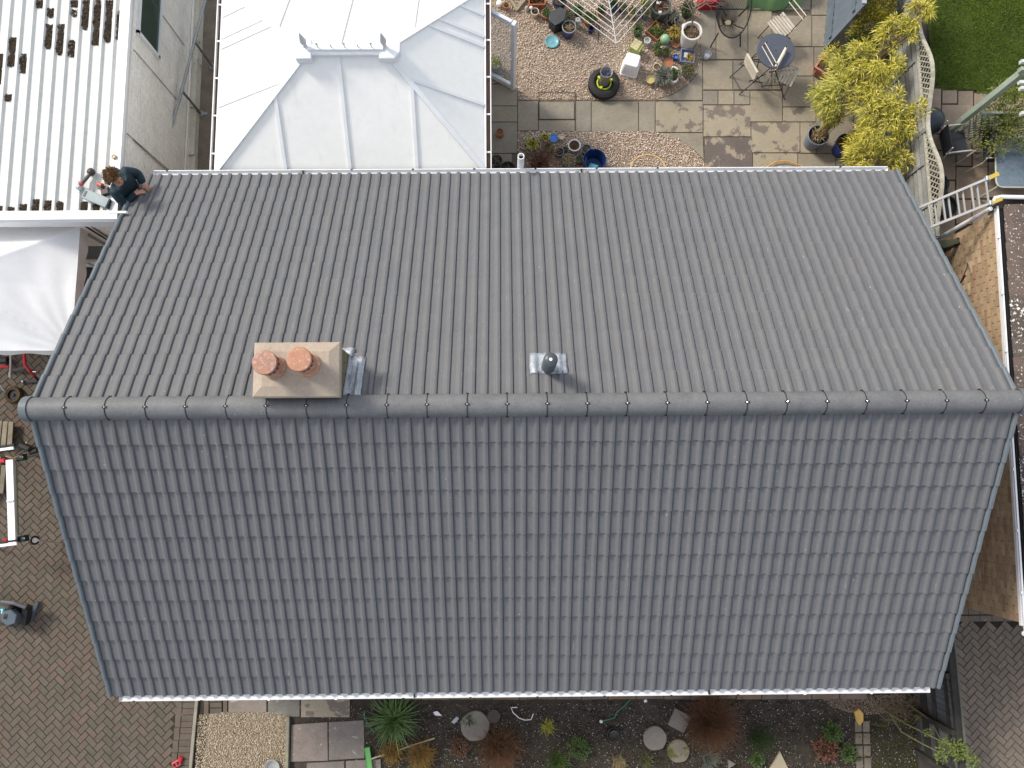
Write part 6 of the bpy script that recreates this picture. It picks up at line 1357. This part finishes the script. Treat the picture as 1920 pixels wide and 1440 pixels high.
setsmooth(MB().lathe([(r_*.75, 0), (r_*.8, .01), (r_, .3), (r_*1.02, .31), (r_*.97, .31), (r_*.77, .03), (.004, .02)], (q.x, q.y, .02), 30, cap=False).build('body', pcol('tub_blue', (.015, .045, .16), .4), tb)); MB().prism([(q.x-.13, q.y-.1), (q.x+.02, q.y-.15), (q.x+.1, q.y-.02), (q.x-.05, q.y+.03)], .1, .14, .01).build('contents', pcol('pale_blue_plastic', (.12, .45, .55), .3), tb)
for s in (-1, 1): MB().tube([(q.x+s*.08-.1, q.y+s*.1+.08, .33), (q.x+s*.05-.13, q.y+.15*s+.05, .36), (q.x-.15, q.y+s*.05+.1, .33)], .01, 6).build('handle', MATS['tub_blue'], tb)
q = at(341, 310, .18); dp = empty('drain_bucket', (q.x, q.y, .02), 'round dark bucket at the foot of the handrail in the alley', 'bucket'); setsmooth(MB().lathe([(.08, 0), (.10, .2), (.105, .22), (.09, .22), (.075, .02), (.004, .015)], (q.x, q.y, .02), 22, cap=False).build('body', pcol('dirty_dark', (.05, .048, .04), .7), dp)); MB().lathe([(.085, .16), (.004, .165)], (q.x, q.y, .02), 18, cap=False).build('contents', black, dp)

# ------------------------------------------------------------------ tools on the white roof
RZt = WZ+.03
def pw(x, y, z=RZt): return at(x, y, z)
t1 = empty('angle_grinder', pw(160, 338), 'grey and black angle grinder with red collar standing diagonally on the white roof', 'power tool')
setsmooth(MB().tube([pw(168, 327, RZt+.05), pw(154, 343, RZt+.06)], .026, 12, r2=.03).build('body', pcol('tool_grey', (.10, .10, .10), .4), t1)); setsmooth(MB().lathe([(.03, 0), (.055, .01), (.055, .05), (.03, .07), (.01, .075)], pw(173, 324), 16).build('battery', pcol('tool_dark', (.05, .035, .035), .4), t1))
MB().tube([pw(155, 342, RZt+.06), pw(149, 345, RZt+.06)], .036, 12).build('collar', pcol('tool_red', (.45, .12, .10), .5), t1); setsmooth(MB().lathe([(.05, 0), (.052, .03), (.02, .05), (.005, .055)], pw(150, 352), 18).build('head', steel, t1)); setsmooth(MB().lathe([(.056, 0), (.056, .008), (.004, .01)], pw(149, 353, RZt-.01), 18).build('disc', chrome, t1))
t2 = empty('cordless_drill', pw(196, 355), 'black and red cordless drill beside the shoulder of the man', 'power tool')
MB().tube([pw(184, 345, RZt+.06), pw(192, 348, RZt+.07)], .035, 12).build('body', pcol('tool_red', (.45, .12, .10)), t2); MB().bar(pw(184, 352, RZt+.03), pw(204, 352, RZt+.04), .04, .04).build('grip', pcol('tool_dark', (.05, .035, .035)), t2); MB().box(pw(198, 360, RZt+.04), (.12, .10, .06), rz=.3, bevel=.015).build('battery', MATS['tool_dark'], t2)
t3 = empty('grey_case', pw(181, 373), 'flat blue grey plastic case lying across the white roof ribs', 'case'); ang = math.atan2(pw(205, 382).y-pw(156, 362).y, pw(205, 382).x-pw(156, 362).x)
mid = pw(180, 372, RZt+.05); MB().box(mid, (.40, .15, .045), rz=ang, bevel=.008).build('body', pcol('case_grey', (.27, .33, .34), .4), t3); o_ = Matrix.Rotation(ang, 3, 'Z') @ Vector((-.165, 0, .025)); MB().box(mid+o_, (.03, .09, .006), rz=ang).build('handle_slot', pcol('slot_grey', (.1, .12, .12)), t3)
t4 = tag(MB().tube([pw(207, 375, RZt+.03), pw(203, 392, RZt+.03)], .016, 8).build('black_bar', black), 'short black bar between the grey case and the roof corner', 'bar'); 
t5 = empty('tape_roll', pw(215, 294), 'tan roll of tape on the edge of the white roof', 'tape'); MB().lathe([(.035, 0), (.037, .03), (.03, .034), (.02, .034), (.018, .01)], pw(215, 295), 20, cap=False).build('roll', pcol('tan_tape', (.4, .3, .17)), t5); MB().lathe([(.019, .03), (.002, .031)], pw(215, 295), 14, cap=False).build('core', POTM['cream'], t5)

# ------------------------------------------------------------------ the man
def skin_mesh(name, verts, edges, radii, mat, parent, root=0, sub=2):
    bm = bmesh.new(); lay = bm.verts.layers.skin.verify(); vs = [bm.verts.new(v) for v in verts]
    for a, b in edges: bm.edges.new((vs[a], vs[b]))
    for i, v in enumerate(vs):
        r = radii[i]; v[lay].radius = (r, r) if not isinstance(r, tuple) else r; v[lay].use_root = (i == root)
    me = bpy.data.meshes.new(name); bm.to_mesh(me); bm.free(); me.materials.append(mat)
    o = bpy.data.objects.new(name, me); link(o, parent)
    if parent: o.matrix_parent_inverse = parent_inv(parent)
    s = o.modifiers.new('skin', 'SKIN'); s.use_smooth_shade = True; o.modifiers.new('sub', 'SUBSURF').levels = sub; o.modifiers['sub'].render_levels = sub
    return o
man = empty('person', at(246, 356, 1.3), 'man in a dark teal jacket leaning over the roof corner from the alley', 'person')
pel, chest, neck = at(249, 358, 2.12), at(234, 347, 2.78), at(222, 340, 3.02)
hd0, hd1 = at(216, 335, 3.14), at(210, 329, 3.24)
sA, eA, hA = at(238, 321, 2.92), at(259, 325, 2.76), at(267, 342, 2.70)
sB, eB, hB = at(217, 363, 2.92), at(233, 384, 2.74), at(252, 364, 2.72)
hipA, hipB = at(254, 345, 2.05), at(248, 368, 2.05); knA, knB = at(262, 348, 1.72), at(258, 372, 1.72); anA, anB = at(262, 352, 1.33), at(258, 376, 1.33); toA, toB = anA+Vector((.13, -.06, -.05)), anB+Vector((.13, -.06, -.05))
V = [pel, lerp(pel, chest, .5), chest, neck, hd0, hd1, sA, eA, hA, sB, eB, hB, hipA, knA, anA, toA, hipB, knB, anB, toB]
Ed = [(0, 1), (1, 2), (2, 3), (3, 4), (4, 5), (2, 6), (6, 7), (7, 8), (2, 9), (9, 10), (10, 11), (0, 12), (12, 13), (13, 14), (14, 15), (0, 16), (16, 17), (17, 18), (18, 19)]
Rd = [.13, .12, .14, .055, .08, .088, .06, .042, .032, .06, .042, .032, .085, .06, .042, .04, .085, .06, .042, .04]
skin_c = M('skin', [(.50, .27, .18)], rough=.5, noise=(14, .12), bump=None)
# face on the head: brow, nose, chin pointing towards the roof corner
Fd = Vector((.75, -.42, -.42)).normalized(); Sd = Fd.cross(Vector((0, 0, 1))).normalized(); Ud = Sd.cross(Fd)
hc = lerp(hd0, hd1, .5)
V += [hc+Fd*.085-Ud*.005, hc+Fd*.115-Ud*.03, hc+Fd*.06-Ud*.085]; Ed += [(4, 20), (20, 21), (4, 22)]; Rd += [.028, .012, .035]
for q, side, curl in ((8, hA, 1), (11, hB, -1)):           # palm and five fingers on each hand
    w_ = V[q]; fd = (w_-V[q-1]).normalized(); fd = (fd+Vector((.6, -.1, -.3))).normalized(); sd_ = fd.cross(Vector((0, 0, 1))).normalized(); i0 = len(V)
    V.append(w_+fd*.06); Ed.append((q, i0)); Rd.append((.034))
    for k, ln in enumerate((.055, .07, .075, .068)):
        a = V[i0]+sd_*(-.03+.02*k)+fd*.02; b = a+fd*ln*.55+Vector((0, 0, -.005)); c = b+fd*ln*.4+Vector((0, 0, -.025)); n0 = len(V); V += [b, c]; Ed += [(i0, n0), (n0, n0+1)]; Rd += [.010, .009]
    n0 = len(V); V += [w_+fd*.04+sd_*curl*.04, w_+fd*.075+sd_*curl*.055]; Ed += [(i0, n0), (n0, n0+1)]; Rd += [.012, .010]
body = skin_mesh('body', V, Ed, Rd, skin_c, man, 0, 2)
jm = M('dark_teal_jacket', [(.012, .03, .042)], rough=.7, noise=(9, .5), bump=(14, .8), stain=(5, .58, (.02, .02, .024), .1))
J = [pel, lerp(pel, chest, .5), chest, lerp(chest, neck, .75), sA, lerp(sA, eA, .5), eA, hA+(hA-eA).normalized()*.03, sB, lerp(sB, eB, .5), eB, hB+(hB-eB).normalized()*.03]
skin_mesh('jacket', J, [(0, 1), (1, 2), (2, 3), (2, 4), (4, 5), (5, 6), (6, 7), (2, 8), (8, 9), (9, 10), (10, 11)], [.165, .16, .175, .075, .088, .078, .072, .055, .088, .078, .072, .055], jm, man, 0, 2)
skin_mesh('trousers', [lerp(pel, hipA, .3), hipA, knA, anA, hipB, knB, anB], [(0, 1), (1, 2), (2, 3), (0, 4), (4, 5), (5, 6)], [.15, .105, .085, .065, .105, .085, .065], pcol('work_trousers', (.02, .022, .028), .8), man)
for a, t in ((anA, toA), (anB, toB)): skin_mesh('boot', [a+Vector((0, 0, .03)), a-Vector((0, 0, .04)), t], [(0, 1), (1, 2)], [.058, .055, .05], pcol('boot_brown', (.06, .035, .02)), man)
# hair as tufts over the skull
n = 900; d = RNG.normal(size=(n, 3)); d /= np.linalg.norm(d, axis=1)[:, None]; fdv, udv = np.array(Fd), np.array(Ud)
keep = (d @ fdv < .35) & (d @ udv > -.45) | (d @ udv > .55); d = d[keep]; P = np.array(lerp(hd0, hd1, .62))+d*.098
leaves('hair', P, d*.6-fdv*.7+udv*.35+RNG.normal(size=d.shape)*.35, .06, .016, M('brown_hair', [(.16, .09, .04), (.24, .14, .06), (.10, .055, .03), (.34, .22, .10)], noise=(30, .3), bump=None, rough=.5), man, .1)
cap_ = MB().lathe([(.001, .096), (.05, .085), (.085, .045), (.094, .0), (.085, -.03)][::-1], (0, 0, 0), 18, cap=False).build('scalp', MATS['brown_hair'], man, True, local=True)
cap_.matrix_parent_inverse = parent_inv(man); cap_.matrix_basis = Matrix.Translation(lerp(hd0, hd1, .55)-Fd*.012) @ (Ud-Fd*.45).to_track_quat('Z', 'Y').to_matrix().to_4x4()
for s in (-1, 1): c = hc+Sd*s*.092-Ud*.015; MB().lathe([(.012, -.012), (.022, 0), (.012, .012)], c, 10, sx=.6).build('ear', skin_c, man, True)
for s in (-1, 1): c = hc+Fd*.097+Sd*s*.033+Ud*.01; MB().lathe([(.002, -.008), (.010, 0), (.002, .008)], c, 8).build('eye', black, man, True)
ed_ = empty('ear_defenders', hc, 'black and white ear defenders beside the man\'s head', 'ear defenders'); hm = lerp(hd0, hd1, .6)
arc = [hm+Sd*.115*math.cos(a)-Fd*(.02+.105*math.sin(a)) for a in np.linspace(-.15, math.pi+.15, 14)]
MB().tube(arc, .008, 6).build('band', black, ed_); MB().tube([arc[0]-Sd*.01, arc[0]+Sd*.02], .03, 12).build('cup', black, ed_); MB().tube([arc[4]+Ud*.0, arc[6]-Fd*.02, arc[9]], .013, 8).build('pad', white_pl, ed_); MB().tube([arc[-1]-Sd*.02, arc[-1]+Sd*.01], .03, 12).build('cup', POTM['mblue'], ed_)
simple('white_tool', MB().tube([at(259, 332, 2.76), at(266, 338, 2.74)], .008, 6), white_pl, 'slim white tool in the man\'s hand at the roof corner', 'tool')
wp = empty('work_platform', at(262, 362, 0), 'aluminium hop-up platform in the alley under the man', 'platform'); ctr = (toA+toB+anA+anB)/4
MB().box((ctr.x, ctr.y, 1.215), (.5, .7, .05)).build('deck', alu, wp)
for sx in (-.22, .22):
    for sy in (-.32, .32): MB().bar((ctr.x+sx, ctr.y+sy, .02), (ctr.x+sx*.9, ctr.y+sy, 1.19), .03).build('leg', alu, wp)
